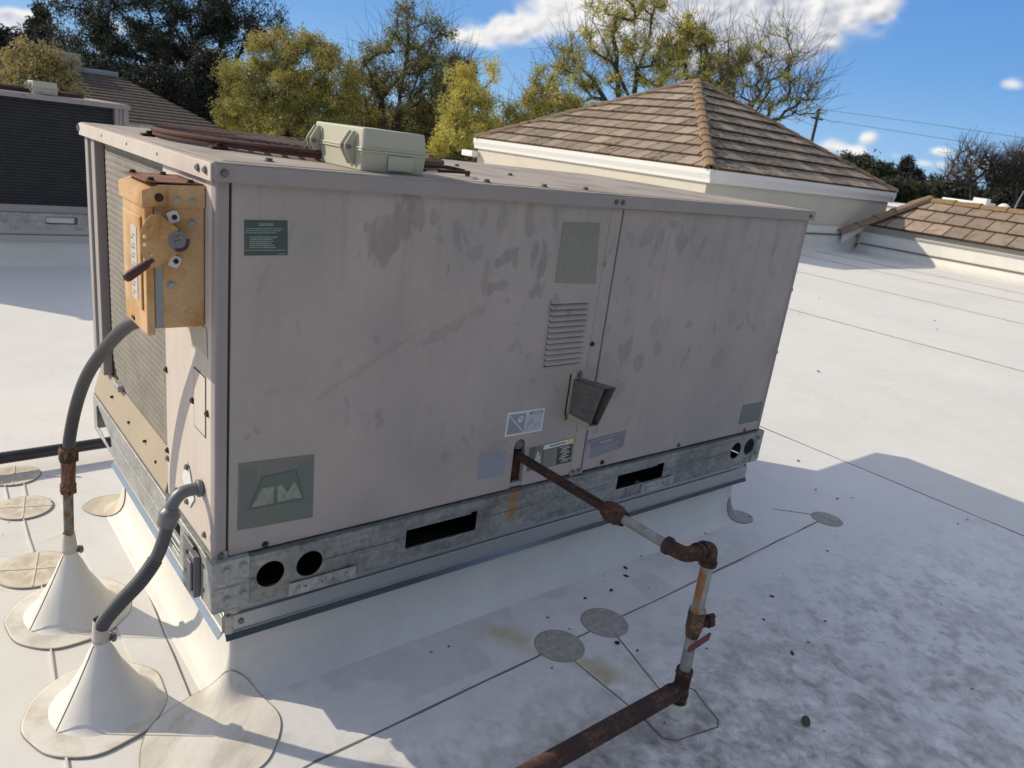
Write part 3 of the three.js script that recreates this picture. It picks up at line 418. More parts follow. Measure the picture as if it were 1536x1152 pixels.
// left side: louvred coil, rear post, control panel
part(unit, 'coil_frame', [box(.028, .0335, .50, 1.313, -1.236, -.376)], M.black);
{ // condenser coil: rows of fins over the tubes, its rear lower corner bent in
  const n = 40, y0 = .553, y1 = 1.312, pos = [], uvs = []; const row = (k) => mix(y0, y1, k / n);
  const g = []; for (let k = 0; k < n; k++) { const a = row(k), h = (y1 - y0) / n, zb = -1.062 + (k < 5 ? (5 - k) ** 2 * .0026 : 0); const s = new THREE.Shape(); s.moveTo(0, 0); s.lineTo(-.0010, h * .2); s.lineTo(-.0016, h * .5); s.lineTo(-.0010, h * .8); s.lineTo(0, h); s.closePath(); const e = new THREE.ExtrudeGeometry(s, { depth: -.383 - zb, bevelEnabled: false }); g.push(metreUV(e.translate(.0225, a, zb))); }
  const finTex = dataTex(512, 512, (u, v) => { const f = .75 + .25 * Math.sin(u * Math.PI * 2 * 64 + 6 * fbm(u * 6, v * 30, 3, 4, 6, 30)), a = fbm(u * 4, v * 5, 5, 9, 4, 5), b = fbm(u * 110, v * 26, 2, 12, 110, 26), q = f * (.7 + .6 * a) * (.75 + .5 * b); return [.285 * q, .262 * q, .222 * q]; }, { rx: 2.5, ry: 2.5 });
  part(unit, 'coil', g, std({ map: finTex, roughness: .75, metalness: .2 }));
  part(unit, 'coil_bracket', box(.004, .022, .545, .566, -.99, -.93, .003), M.galv);
}
part(unit, 'rear_post', [box(0, .03, .546, 1.3125, -1.237, -1.196, .003), box(.008, .03, .546, 1.3125, -1.194, -1.150, .003), box(.001, .03, .546, 1.3125, -1.148, -1.108, .003)], M.paint);
const side = part(unit, 'control_panel', plateX(shapeOf(rect(-.3765, -.0265, .4455, 1.3125)), .001, .02, .0025), M.pink);
part(side, 'knockout_cover', [box(-.0006, .001, .7325, .8745, -.1425, -.065)], M.pink);
part(side, 'knockout_gap', [box(-.0003, .0011, .7295, .7324, -.1455, -.062), box(-.0003, .0011, .8746, .8775, -.1455, -.062), box(-.0003, .0011, .7325, .8745, -.1455, -.1426), box(-.0003, .0011, .7325, .8745, -.0649, -.062)], M.dark);
boltX(unit, .001, .79, -.155, M.rustScrew, BOLT_S); boltX(unit, .001, .795, -.05, M.rustScrew, BOLT_S);
for (const y of [.99, .80, .575]) boltX(unit, .001, y, -.368, M.rustScrew, BOLT_S); boltX(unit, .001, .552, -.367, M.screw, BOLT_S); boltX(unit, .001, .492, -.292, M.screw, BOLT_S); boltX(unit, .001, .475, -.07, M.screw, BOLT_S);
{ // faded six-sided tag on two screws
  const t = part(side, 'metal_tag', plateX(shapeOf([[-.203, .612], [-.178, .600], [-.142, .535], [-.178, .497], [-.203, .515], [-.236, .560]].map(([z, y]) => [z, y])), -.0025, .0025, .0005), M.whitePaint);
  boltX(unit, -.0028, .602, -.192, M.screw, BOLT_S); boltX(unit, -.0028, .507, -.193, M.screw, BOLT_S);
}
part(side, 'label', plateX(shapeOf([[-.168, .985], [-.055, .992], [-.048, .925], [-.12, .935], [-.162, .922]]), -.0008, .0006), std({ color: col(.42, .40, .33), roughness: .6 }));
// base: sloped ledge and side rail on the left, channel rail in front
part(unit, 'ledge', metreUV(new THREE.ExtrudeGeometry(shapeOf([[.028, .547], [.022, .547], [-.006, .452], [-.006, .446], [.028, .446]]), { depth: .862, bevelEnabled: false }).translate(0, 0, -1.24)), M.ledge);
for (const [y, z] of [[.50, -1.02], [.492, -.80], [.50, -.62], [.485, -.50]]) part(unit, 'screw_hole', cyl(V(.0, y, z), V(.02, y, z), .0045, .0045, 8), M.dark);
const rs = shapeOf([[-.008, .302], [2.264, .302], [2.264, .4365], [-.008, .4365]]);
for (const [x, y, r] of [[.133, .374, .036], [.236, .374, .036], [2.090, .376, .036], [2.184, .379, .036]]) rs.holes.push(roundHole(x, y, r));
rs.holes.push(rectHole(.522, .770, .338, .404, .008), rectHole(1.382, 1.634, .345, .406, .008));
const rail = part(unit, 'base_rail', plateZ(rs, .014, .005, .001), M.rail);
part(rail, 'rail_flange', [box(-.008, 2.264, .4325, .4375, -.03, .0088), box(-.008, 2.264, .3015, .3045, -.025, .0088)], M.rail);
part(rail, 'rail_rib', [[-.006, .094], [.276, .518], [.774, 1.378], [1.638, 2.05], [2.222, 2.262]].flatMap(([a, b]) => [box(a, b, .3685, .3755, .0138, .0188, .0024), box(a, b, .4195, .4235, .0138, .0155, .001)]), M.rail);
for (const [x0, x1, y0, y1] of [[.522, .770, .338, .404], [1.382, 1.634, .345, .406]]) part(rail, 'slot_fold', box(x0 + .003, x1 - .003, y1 - .024, y1 - .0005, -.018, -.012, .002), M.galv);
part(unit, 'base_pan', [box(.028, .034, .309, .4248, -1.2, -.05), box(.03, 2.23, .425, .4318, -1.2, -.035), box(.03, 2.23, .309, .425, -1.215, -1.205), box(.6, .62, .309, .42, -1.2, -.3), box(1.7, 1.72, .309, .42, -1.2, -.3)], M.dark);  // left sheet added dark so the side rail openings read as shaded
part(unit, 'rear_rail', [box(-.008, 2.264, .302, .4365, -1.2515, -1.2465), box(2.2595, 2.2645, .302, .4365, -1.246, .008)], M.galv);
{ // left rail with fork openings
  const s = shapeOf(rect(-1.246, .0085, .302, .4365));
  const hp = (pts) => { const h = new THREE.Path(); pts.forEach(([x, y], i) => (i ? h.lineTo(x, y) : h.moveTo(x, y))); h.closePath(); return h; };
  s.holes.push(hp([[-1.20, .325], [-1.02, .312], [-.985, .335], [-1.0, .362], [-1.18, .415], [-1.205, .40]]), hp([[-.345, .328], [-.25, .322], [-.235, .415], [-.33, .42]]), hp([[-.19, .322], [-.105, .32], [-.105, .41], [-.18, .412]]));
  const lr = part(unit, 'side_rail', plateX(s, -.0085, .005, .001), M.galv);
  part(lr, 'rail_flange', [box(-.0035, .03, .432, .437, -1.24, .003)], M.galv); part(lr, 'rail_rib', [box(-.0112, -.0083, .366, .374, -.97, -.36, .0014)], M.galv);
}
{ // galvanised corner bracket with bolts, dark lifting bracket round the side
  const br = part(unit, 'corner_bracket', [box(-.0125, .078, .308, .4425, .0135, .0175, .0015), box(-.0125, -.0085, .308, .4425, -.062, .0174, .0015), box(-.012, .078, .4385, .4425, -.012, .0170, .0012)], M.galv);
  for (const [x, y] of [[.022, .418], [.062, .421], [.024, .338], [.063, .343]]) boltZ(unit, x, y, .0175, M.galv);
  for (const y of [.345, .41]) part(unit, 'bracket_hole', cyl(V(-.0128, y, -.035), V(-.0122, y, -.035), .006, .006, 10), M.dark);
  part(unit, 'lifting_bracket', [box(-.030, -.013, .312, .425, -.098, -.058, .003), box(-.020, -.0135, .312, .432, -.175, -.097, .003), box(-.036, -.030, .33, .41, -.094, -.064, .003)], M.greyCast);
  for (const [y, z] of [[.40, -.135], [.345, -.14], [.335, -.115]]) boltX(unit, -.0203, y, z, M.screw, BOLT_S);
  part(unit, 'corner_bracket', [box(2.215, 2.2685, .308, .441, .0137, .0172, .0015), box(2.2646, 2.2685, .308, .441, -.05, .0171, .0015)], M.galv);
  boltZ(unit, 2.243, .345, .0172, M.galv); boltZ(unit, 2.240, .415, .0172, M.galv);
  part(unit, 'bracket_slot', box(2.2235, 2.227, .335, .425, .0171, .0178), M.dark);
}
for (const [x0, x1, y0, y1] of [[.179, .366, .298, .3345], [1.517, 1.695, .3065, .3445]]) {   // perforated hold-down plates
  const s = shapeOf(rect(x0, x1, y0, y1)); for (const f of [.24, .48, .66]) s.holes.push(roundHole(x0 + (x1 - x0) * f, (y0 + y1) / 2, .0028)); part(unit, 'hold_down_plate', plateZ(s, .0215, .003, .0006), M.galv); part(unit, 'plate_fold', box(x0, x0 + .004, y0, y1, -.012, .0182), M.galv);
  boltZ(unit, x0 + .024, (y0 + y1) / 2, .0215, M.galv, BOLT_S); boltZ(unit, x1 - .03, (y0 + y1) / 2 + .001, .0215, M.galv, BOLT_S);
}
for (const [x, y, m] of [[.122, .4535, M.rustScrew], [1.714, .458, M.screw], [2.14, .456, M.screw], [1.16, 1.143, M.galv], [1.158, .893, M.rustScrew], [1.30, .462, M.rustScrew], [1.188, .452, M.screw], [1.163, .452, M.screw], [.016, .452, M.screw]]) boltZ(unit, x, y, .0002, m, BOLT_S);
part(unit, 'post_foot', [box(.020, .030, .4405, .462, .0005, .004, .001), box(1.148, 1.205, .4405, .455, .0005, .0045, .001)], M.paint);
// flue hood: a flat flared duct, open at its end
{ const q = (a, b, c, d) => { const g = new THREE.BufferGeometry(), n = V().crossVectors(V().subVectors(b, a), V().subVectors(d, a)).normalize(), t = .0016, P = [], f = (x, y, z, w) => { for (const p of [x, y, z, x, z, w]) P.push(p.x, p.y, p.z); }; const m = (p) => p.clone().addScaledVector(n, -t); f(a, b, c, d); f(m(d), m(c), m(b), m(a)); for (const [x, y] of [[a, b], [b, c], [c, d], [d, a]]) f(x, m(x), m(y), y); g.setAttribute('position', new THREE.Float32BufferAttribute(P, 3)); g.computeVertexNormals(); g.setAttribute('uv', new THREE.Float32BufferAttribute(new Float32Array(P.length / 3 * 2), 2)); return metreUV(g); };
  const a0 = V(1.100, .782, .003), a1 = V(1.100, .797, .132), b0 = V(1.100, .672, .003), b1 = V(1.100, .661, .100), c0 = V(1.138, .782, .003), c1 = V(1.150, .795, .136), d0 = V(1.138, .672, .003), d1 = V(1.132, .661, .104);
  const hood = part(unit, 'flue_hood', [q(b0, b1, a1, a0), q(c0, c1, d1, d0), q(a0, a1, c1, c0), q(d0, d1, b1, b0)], std({ map: galvTex, color: col(.42, .39, .36), roughness: .6, metalness: .2 }));
  part(hood, 'flue_flange', [box(1.088, 1.150, .783, .808, .001, .003), box(1.088, 1.1005, .648, .783, .001, .003), box(1.088, 1.150, .646, .672, .001, .003)], M.tan);
  part(hood, 'flue_opening', box(1.101, 1.137, .673, .781, .0012, .002), M.black); part(hood, 'flue_gap', box(1.083, 1.089, .664, .80, .0005, .0016), M.black);
  part(hood, 'side_flange', box(1.0975, 1.0998, .648, .668, .002, .098), M.tan);
  boltZ(unit, 1.122, .797, .003, M.screw, BOLT_S); part(unit, 'knockout', cyl(V(1.122, .797, .0032), V(1.122, .797, .005), .011, .011, 14), M.screw);
}
// stickers
const txt = (c, s, x, y, px, f = 'bold', al = 'center') => { c.font = `${f} ${px}px sans-serif`; c.textAlign = al; c.fillText(s, x, y); };
const weather = (c, w, h, seed, colr, n, a) => { const R = rng(seed); c.fillStyle = colr; for (let i = 0; i < n; i++) { c.globalAlpha = a * R(); c.fillRect(R() * w, R() * h, 1 + R() * w * .05, 1 + R() * h * .03); } c.globalAlpha = 1; };
const smallPrint = (c, x0, x1, y, h, seed, colr, a = .8, mn = .5) => { const R = rng(seed); c.fillStyle = colr; c.globalAlpha = a; let x = x0; const end = x0 + (x1 - x0) * (mn + (1 - mn) * R()); while (x < end) { const w = h * (.4 + 2.2 * R()); c.fillRect(x, y + (R() - .5) * h * .1, Math.min(w, end - x), h); x += w + h * .45; } c.globalAlpha = 1; };
labelZ(panelA, 'caution_label', [[.0595, 1.164], [.155, 1.1655], [.152, 1.2405], [.0585, 1.2385]], .0002, canvasTex(384, 304, (c, w, h) => {
  c.fillStyle = '#3d4c47'; c.fillRect(0, 0, w, h); weather(c, w, h, 3, '#55665f', 500, .25); c.fillStyle = '#93a49c'; txt(c, 'CAUTION', 190, 48, 30);
  for (let i = 0; i < 3; i++) smallPrint(c, 12, 370, 68 + i * 18, 8, 30 + i, '#9db0a6', .75, .6); for (let i = 0; i < 6; i++) { smallPrint(c, 44, 350, 142 + i * 18, 8, 50 + i, '#aebdb2', .8, .6); c.fillRect(14, 144 + i * 18, 5, 4); } smallPrint(c, 10, 370, 256, 8, 71, '#9db0a6', .75, .95); smallPrint(c, 290, 370, 288, 7, 72, '#9db0a6', .75, .9);
}), 'dark green caution sticker');
labelZ(panelA, 'worn_emblem', [[.053, .509], [.2435, .500], [.2405, .6745], [.0535, .683]], .0002, canvasTex(512, 480, (c, w, h) => {
  c.fillStyle = '#74736d'; c.fillRect(0, 0, w, h); c.fillStyle = '#697069'; c.fillRect(0, 300, w, 180); c.globalAlpha = .6; c.fillStyle = '#626b65'; c.fillRect(14, 40, 110, 320); c.globalAlpha = .6; c.fillRect(390, 40, 110, 330); c.globalAlpha = 1;
  const R = rng(14); for (let i = 0; i < 170; i++) { c.globalAlpha = .25 * R(); c.strokeStyle = R() < .5 ? '#3d524b' : '#8f918a'; c.lineWidth = 1 + 3 * R(); c.beginPath(); const x = R() * w, y = R() * h * .8; c.moveTo(x, y); c.lineTo(x + (R() - .5) * 30, y + 20 + R() * 120); c.stroke(); } c.globalAlpha = 1;
  c.fillStyle = '#535d58'; c.beginPath(); c.moveTo(150, 110); c.lineTo(390, 90); c.lineTo(452, 330); c.lineTo(60, 345); c.closePath(); c.fill();
  c.fillStyle = '#5a6a63'; c.beginPath(); c.moveTo(164, 122); c.lineTo(380, 104); c.lineTo(436, 318); c.lineTo(80, 332); c.closePath(); c.fill();
  c.fillStyle = '#8f9286'; c.beginPath(); c.moveTo(160, 200); c.lineTo(385, 190); c.lineTo(430, 312); c.lineTo(90, 325); c.closePath(); c.fill();
  c.fillStyle = '#5d6a63'; c.beginPath(); c.moveTo(240, 200); c.lineTo(262, 200); c.lineTo(262, 320); c.lineTo(232, 322); c.closePath(); c.fill(); c.beginPath(); c.moveTo(290, 190); c.lineTo(372, 186); c.lineTo(330, 262); c.lineTo(312, 234); c.closePath(); c.fill();
  c.strokeStyle = '#4b5850'; c.lineWidth = 2.2; for (let i = 0; i < 90; i++) { let x = 100 + R() * 320, y = 196 + R() * 120; c.beginPath(); c.moveTo(x, y); for (let k = 0; k < 3; k++) { x += (R() - .5) * 34; y += (R() - .5) * 26; c.lineTo(x, y); } c.globalAlpha = .6; c.stroke(); } c.globalAlpha = 1;
}), 'faded green sticker with a cracked trapezoid emblem');
labelZ(panelA, 'data_plate', [[.962, 1.091], [1.130, 1.0845], [1.1095, 1.267], [.9625, 1.264]], .0002, canvasTex(384, 448, (c, w, h) => {
  c.fillStyle = '#777872'; c.fillRect(0, 0, w, h); const R = rng(22); for (let i = 0; i < 600; i++) { c.globalAlpha = .5 * R(); c.fillStyle = R() < .5 ? '#4b524a' : '#99a098'; c.fillRect(R() * w, R() * h, 1 + 2 * R(), 10 + 90 * R() * R()); }
  c.globalAlpha = 1; for (let i = 0; i < 20; i++) smallPrint(c, 20, 364, 20 + i * 21, 4, 90 + i, '#7d847b', .5, .5);
}), 'worn grey metal data plate', .16);
const grayPrint = (seed, head, extra) => canvasTex(384, 256, (c, w, h) => { c.fillStyle = '#8a8c92'; c.fillRect(0, 0, w, h); weather(c, w, h, seed, '#a5a8b0', 500, .3); extra?.(c, w, h); if (head) { c.fillStyle = '#c9c9cf'; txt(c, head, 180, 74, 26); } for (let i = 0; i < 9; i++) smallPrint(c, 16, 366, 104 + i * 16, 6, seed + i, '#b9bcc6', .7, .8); });
labelZ(panelA, 'pictogram_label', [[.8475, .626], [.9945, .6245], [.9945, .699], [.849, .7015]], .0002, canvasTex(512, 288, (c, w, h) => {
  c.fillStyle = '#c4c9cf'; c.fillRect(0, 0, w, h); c.strokeStyle = '#e6e8ea'; c.lineWidth = 10; c.strokeRect(5, 5, w - 10, h - 10); c.fillStyle = '#8b9098'; c.fillRect(22, 26, 232, 240); c.fillStyle = '#b4bac1'; c.fillRect(262, 60, 230, 206); c.strokeStyle = '#d8dce0'; c.lineWidth = 9; c.beginPath(); c.moveTo(30, 40); c.lineTo(246, 256); c.stroke();
  c.fillStyle = '#c4c9cf'; c.beginPath(); c.ellipse(186, 96, 34, 44, .4, 0, 7); c.fill(); c.fillStyle = '#7b8088'; c.beginPath(); c.ellipse(186, 88, 14, 10, 0, 0, 7); c.fill(); c.strokeStyle = '#676c74'; c.lineWidth = 6; for (const l of [[60, 250, 96, 150], [120, 250, 150, 190], [280, 240, 330, 150], [330, 150, 350, 90], [340, 120, 390, 190], [390, 190, 470, 190], [400, 200, 390, 250], [280, 180, 320, 130]]) { c.beginPath(); c.moveTo(l[0], l[1]); c.lineTo(l[2], l[3]); c.stroke(); }
  c.fillStyle = '#7a7f88'; c.fillRect(300, 18, 194, 36); c.fillStyle = '#d9dce0'; txt(c, '\u26A0 WARNING', 400, 46, 26); weather(c, w, h, 9, '#9aa0a8', 300, .3);
}), 'pale sticker with warning pictograms');
labelZ(panelA, 'small_print_label', [[.7645, .500], [.868, .498], [.8585, .579], [.7585, .579]], .0002, canvasTex(256, 256, (c, w, h) => { c.fillStyle = '#9499a6'; c.fillRect(0, 0, w, h); weather(c, w, h, 6, '#b4b9c6', 400, .3); for (let i = 0; i < 15; i++) smallPrint(c, 10, 246, 12 + i * 16, 4, 140 + i, '#737783', .7, .7); }), 'bluish sticker of small print left of the slot');
labelZ(panelA, 'warning_label', [[.957, .492], [1.1465, .492], [1.1415, .5785], [.9565, .5715]], .0002, canvasTex(512, 256, (c, w, h) => {
  c.fillStyle = '#77786f'; c.fillRect(0, 0, w, h); c.fillStyle = '#55635c'; c.fillRect(0, 0, 70, h); c.fillStyle = '#3a3b38'; c.fillRect(160, 62, w - 160, h - 62); c.fillStyle = '#e0dfd8'; c.fillRect(160, 6, w - 160, 54); c.fillStyle = '#d9c987'; c.fillRect(w - 70, 6, 70, 50); c.fillStyle = '#161616'; txt(c, '\u26A0 WARNING', 318, 47, 40);
  c.fillStyle = '#c9cbc6'; c.beginPath(); c.moveTo(60, 250); c.lineTo(92, 70); c.lineTo(110, 60); c.lineTo(116, 130); c.lineTo(134, 90); c.lineTo(150, 240); c.closePath(); c.fill(); c.strokeStyle = '#50524e'; c.lineWidth = 5; for (const l of [[80, 230, 100, 100], [104, 220, 118, 140], [128, 230, 134, 130]]) { c.beginPath(); c.moveTo(l[0], l[1]); c.lineTo(l[2], l[3]); c.stroke(); }
  c.fillStyle = '#7f817d'; c.fillRect(170, 70, 160, 180); for (let i = 0; i < 10; i++) { smallPrint(c, 176, 326, 80 + i * 17, 6, 160 + i, '#5c5e5a', .7, .8); c.fillStyle = '#d8d8d2'; c.globalAlpha = .85; c.fillRect(350 + (i * 37 % 50), 76 + i * 17, 120 - (i * 23 % 60), 8); c.globalAlpha = 1; }
}), 'black and white warning sticker right of the slot');
labelZ(panelB, 'warning_label', [[1.2155, .486], [1.394, .504], [1.396, .5655], [1.210, .557]], .0002, canvasTex(384, 176, (c, w, h) => { c.fillStyle = '#7c7a80'; c.fillRect(0, 0, w, h); c.fillStyle = '#9a9ba8'; c.fillRect(0, 30, 34, 146); smallPrint(c, 40, 350, 16, 5, 4, '#b4b3bb', .7, 1); c.fillStyle = '#b9b8be'; txt(c, 'WARNING', 190, 62, 26); for (let i = 0; i < 7; i++) smallPrint(c, 20, 340, 80 + i * 13, 6, 180 + i, '#a6a9b8', .75, .85); }), 'faded grey warning sticker on the right hand panel');
labelZ(panelB, 'worn_label', [[2.085, .487], [2.2315, .4865], [2.2275, .571], [2.0865, .571]], .0002, canvasTex(256, 192, (c, w, h) => { c.fillStyle = '#67716a'; c.fillRect(0, 0, w, h); c.fillStyle = '#587069'; c.fillRect(0, 120, w, 72); weather(c, w, h, 12, '#787d76', 300, .3); const R = rng(31); for (let i = 0; i < 50; i++) { c.fillStyle = R() < .5 ? '#9a9c90' : '#3b3f3b'; c.globalAlpha = .7 * R(); c.fillRect(60 + R() * 150, 60 + R() * 50 - (R() * 20), 4 + R() * 14, 3 + R() * 8); } c.globalAlpha = 1; }), 'worn green sticker at the lower right corner');
// outside air hood on the far end (its shadow lies on the roof to the right)
{ const s = shapeOf([[2.258, 1.28], [2.258, .80], [2.93, .80], [2.93, .90]]); part(unit, 'air_hood', metreUV(new THREE.ExtrudeGeometry(s, { depth: .78, bevelEnabled: false }).translate(0, 0, -1.21)), M.paint); }
const BOLT_T = hexBolt(.0036, .003);
// ------------------------------------------------------------------ switch box on the left side of the unit
const sw = thing('disconnect_switch', 'rust stained yellow enamel switch box with a fan shaped handle plate on the unit side', 'switch box', [-.05, .985, -.17]);
part(sw, 'case', box(-.1005, -.0005, .994, 1.252, -.236, -.068, .003), M.gold);
part(sw, 'cover', [box(-.118, -.1010, .980, 1.250, -.244, -.0655, .004), box(-.1225, -.1182, 1.03, 1.225, -.226, -.088, .003)], M.gold);
part(sw, 'cover_plate', box(-.1236, -.1227, 1.045, 1.20, -.158, -.112, .0004), std({ color: col(.48, .47, .44), roughness: .5 }));
part(sw, 'cover_print', [0, 1, 2, 3, 4, 5, 6].flatMap((k) => [box(-.1241, -.1235, 1.052 + k * .020, 1.056 + k * .020, -.152, -.138 + (k % 3) * .006), box(-.1241, -.1235, 1.060 + k * .020, 1.0625 + k * .020, -.146, -.124)]), std({ color: col(.2, .19, .17), roughness: .7 }));
part(sw, 'cover_hinge', box(-.1205, -.1182, .989, .997, -.185, -.165, .001), M.dark);
{ const s = shapeOf([[-.123, 1.248], [-.123, 1.280], [-.09, 1.293], [-.001, 1.296], [-.001, 1.2505], [-.1015, 1.2505], [-.1015, 1.248]]);   // rain hood
  part(sw, 'rain_hood', metreUV(new THREE.ExtrudeGeometry(s, { depth: .187, bevelEnabled: false }).translate(0, 0, -.250)), M.gold);
  part(sw, 'hood_top', [box(-.115, -.002, 1.2962, 1.299, -.246, -.066, .001)], std({ map: rustTex([.12, .05, .03], [.20, .085, .05], [.27, .13, .08], 12), roughness: .8 }));
  for (const [x, z] of [[-.10, -.085], [-.025, -.08], [-.10, -.225], [-.04, -.22]]) boltY(sw, x, 1.299, z, M.rustScrew, BOLT_S);
}
{ const zf = -.0675, P = (name, g, m) => part(sw, name, g, m), zp = zf + .0255;
  // fan shaped plate with four holes, a round hub and a lever
  const s = new THREE.Shape(); s.moveTo(-.062, 1.2105); s.lineTo(-.090, 1.233); s.quadraticCurveTo(-.106, 1.243, -.117, 1.231); s.quadraticCurveTo(-.134, 1.212, -.1335, 1.186); s.quadraticCurveTo(-.134, 1.155, -.1205, 1.138); s.quadraticCurveTo(-.110, 1.126, -.097, 1.134); s.lineTo(-.062, 1.1605); s.closePath();
  for (const [x, y, r] of [[-.116, 1.212, .0052], [-.1255, 1.193, .0038], [-.1255, 1.177, .0038], [-.117, 1.158, .0050]]) s.holes.push(roundHole(x, y, r));
  P('handle_plate', plateZ(s, zp + .0025, .0025, .0006), M.gold);
  P('hub', [cyl(V(-.062, 1.1855, zf), V(-.062, 1.1855, zp + .004), .0200, .0200, 28), ...[[-.006, .004], [.003, .007], [-.002, -.004]].map(([x, y]) => cyl(V(-.062 + x, 1.187 + y, zp + .004), V(-.062 + x, 1.187 + y, zp + .007), .0045, .0045, 6))], std({ color: col(.20, .205, .21), roughness: .5, metalness: .4 }));
  P('hub_guard', metreUV(new THREE.TorusGeometry(.0175, .0035, 8, 24, 2.3).rotateZ(-2.0).translate(-.0605, 1.184, zp + .0045)), M.redGrip);
  const lv = P('lever', lathe(V(-.119, 1.1405, zp + .002), V(-.165, 1.1075, zp + .002), [[0, .0060], [.006, .0085], [.03, .0098], [.047, .0105], [.0545, .0085], [.0575, 0]], 18), M.redGrip);
  part(lv, 'lever_shank', cyl(V(-.110, 1.147, zp + .002), V(-.121, 1.139, zp + .002), .0045), M.redGrip);
  for (const [x, y, t] of [[-.064, 1.230, .35], [-.062, 1.139, -.35]]) { const h = new THREE.Shape(); h.absarc(0, 0, .0115, 0, 6.2832); const g = plateZ(shapeOf([[-.010, -.012], [.008, -.0125], [.0125, -.004], [.0115, .010], [.004, .0125], [-.010, .011]].map(([a, b]) => [x + a * Math.cos(t) - b * Math.sin(t), y + a * Math.sin(t) + b * Math.cos(t)])), zf + .005, .005, .001); P('lug', g, M.whitePaint); boltZ(sw, x + .002, y, zf + .005, M.dark, BOLT_T); }
  for (const [x, y, m] of [[-.027, 1.218, M.galv], [-.070, 1.088, M.galv], [-.091, 1.268, M.rustScrew], [-.057, 1.263, M.tan], [-.027, 1.262, M.tan]]) boltZ(sw, x, y, y > 1.25 ? -.0628 : zf + .0002, m, BOLT_S);
  P('knockout', [lathe(V(-.047, 1.113, zf), V(-.047, 1.113, 1), [[0, .0095], [.0010, .008], [.0004, .006], [.0004, 0]], 24), lathe(V(-.032, 1.024, zf), V(-.032, 1.024, 1), [[0, .0125], [.0006, .012], [.0002, .011], [.0002, 0]], 24)], M.gold);
  P('inner_strip', box(-.0995, -.086, .996, 1.24, zf, zf + .0012, .0004), std({ color: col(.27, .29, .31), roughness: .6 }));
}
// ------------------------------------------------------------------ cones on the roof and the two conduits
function cone(label, x, z, h, rb, patchR, tilt, squash, turn) {
  const t = thing('pipe_boot', label, 'pipe flashing', [x, 0, z], 'membrane cones round the conduits');
  const b = part(t, 'boot_cone', (() => { const g = new THREE.LatheGeometry([[rb + .03, .0042], [rb + .012, .006], [rb, .014], [rb * .86, h * .16], [rb * .64, h * .40], [rb * .42, h * .64], [.030, h * .86], [.0215, h * .95], [.0185, h], [.0185, h + .03], [.015, h + .032]].map(([r, y]) => new THREE.Vector2(r, y)), 56), p = g.attributes.position; for (let i = 0; i < p.count; i++) { const y = p.getY(i), a = Math.atan2(p.getZ(i), p.getX(i)), w = 1 + .035 * Math.sin(2 * a + 1) * (1 - y / h) + .05 * (fbm(Math.cos(a) * 2 + 9, Math.sin(a) * 2 + y * 9, 3, 4) - .5); p.setX(i, p.getX(i) * w); p.setZ(i, p.getZ(i) * w); } g.computeVertexNormals(); return wrapUV(g.translate(x, 0, z)); })(), M.wrap);
  const ring = (r, y, m, n) => part(t, n, (() => { const g = lathe(V(x + tilt[0], 0, z + tilt[1]), V(x + tilt[0], 1, z + tilt[1]), [[0, r], [y, r], [y + .0012, r - .004], [y + .0012, 0]], 64); const p = g.attributes.position; for (let i = 0; i < p.count; i++) { const dx = p.getX(i) - x - tilt[0], dz = p.getZ(i) - z - tilt[1], c = Math.cos(turn), s = Math.sin(turn), u = (dx * c + dz * s) * squash, v = -dx * s + dz * c, a = Math.atan2(v, u), q = 1 + .012 * Math.sin(5 * a) + .01 * Math.sin(9 * a + 2); p.setX(i, x + tilt[0] + (u * c - v * s) * q); p.setZ(i, z + tilt[1] + (u * s + v * c) * q); } g.computeVertexNormals(); return metreUV(g); })(), m);
  ring(patchR + .0018, .0046, M.edge, 'patch_edge'); ring(patchR, .0054, M.patchWhite, 'base_patch');
  // lap up the cone
  const A = 2.6, pts = []; for (let k = 0; k <= 8; k++) { const f = k / 8, r = mix(rb + .014, .0205, f) + .0015, y = mix(.008, h, f); pts.push([x + Math.cos(A + .12 * (1 - f)) * r, y + .002, z + Math.sin(A + .12 * (1 - f)) * r]); } part(t, 'lap_seam', tube(pts, .0016, 20, 5), M.seam);
  const cl = part(t, 'clamp', metreUV(lathe(V(x, h + .004, z), V(x, 2, z), [[0, .0195], [.002, .0205], [.008, .0205], [.010, .0195]], 28)), M.galv); part(cl, 'clamp_screw', [box(x + .016, x + .034, h + .000, h + .015, z - .006, z + .008, .002), cyl(V(x + .025, h + .008, z - .012), V(x + .025, h + .008, z + .018), .0055, .0055, 8)], M.screw);
  const wr = part(t, 'tape_collar', wrapUV(lathe(V(x, h + .010, z), V(x, 2, z), [[0, .0198], [.012, .0195], [.03, .0180], [.046, .0165], [.05, .0155], [.056, .0150]], 24)), M.caulk); return t;
}
const C1 = [-.205, -.60], C2 = [-.215, -.165];
cone('white membrane cone flashing round the taller conduit, the farther one', ...C1, .195, .112, .172, [-.005, .0], .92, .6);
cone('white membrane cone flashing round the ribbed hose, the nearer one', ...C2, .185, .108, .165, [-.016, .005], .95, .4);
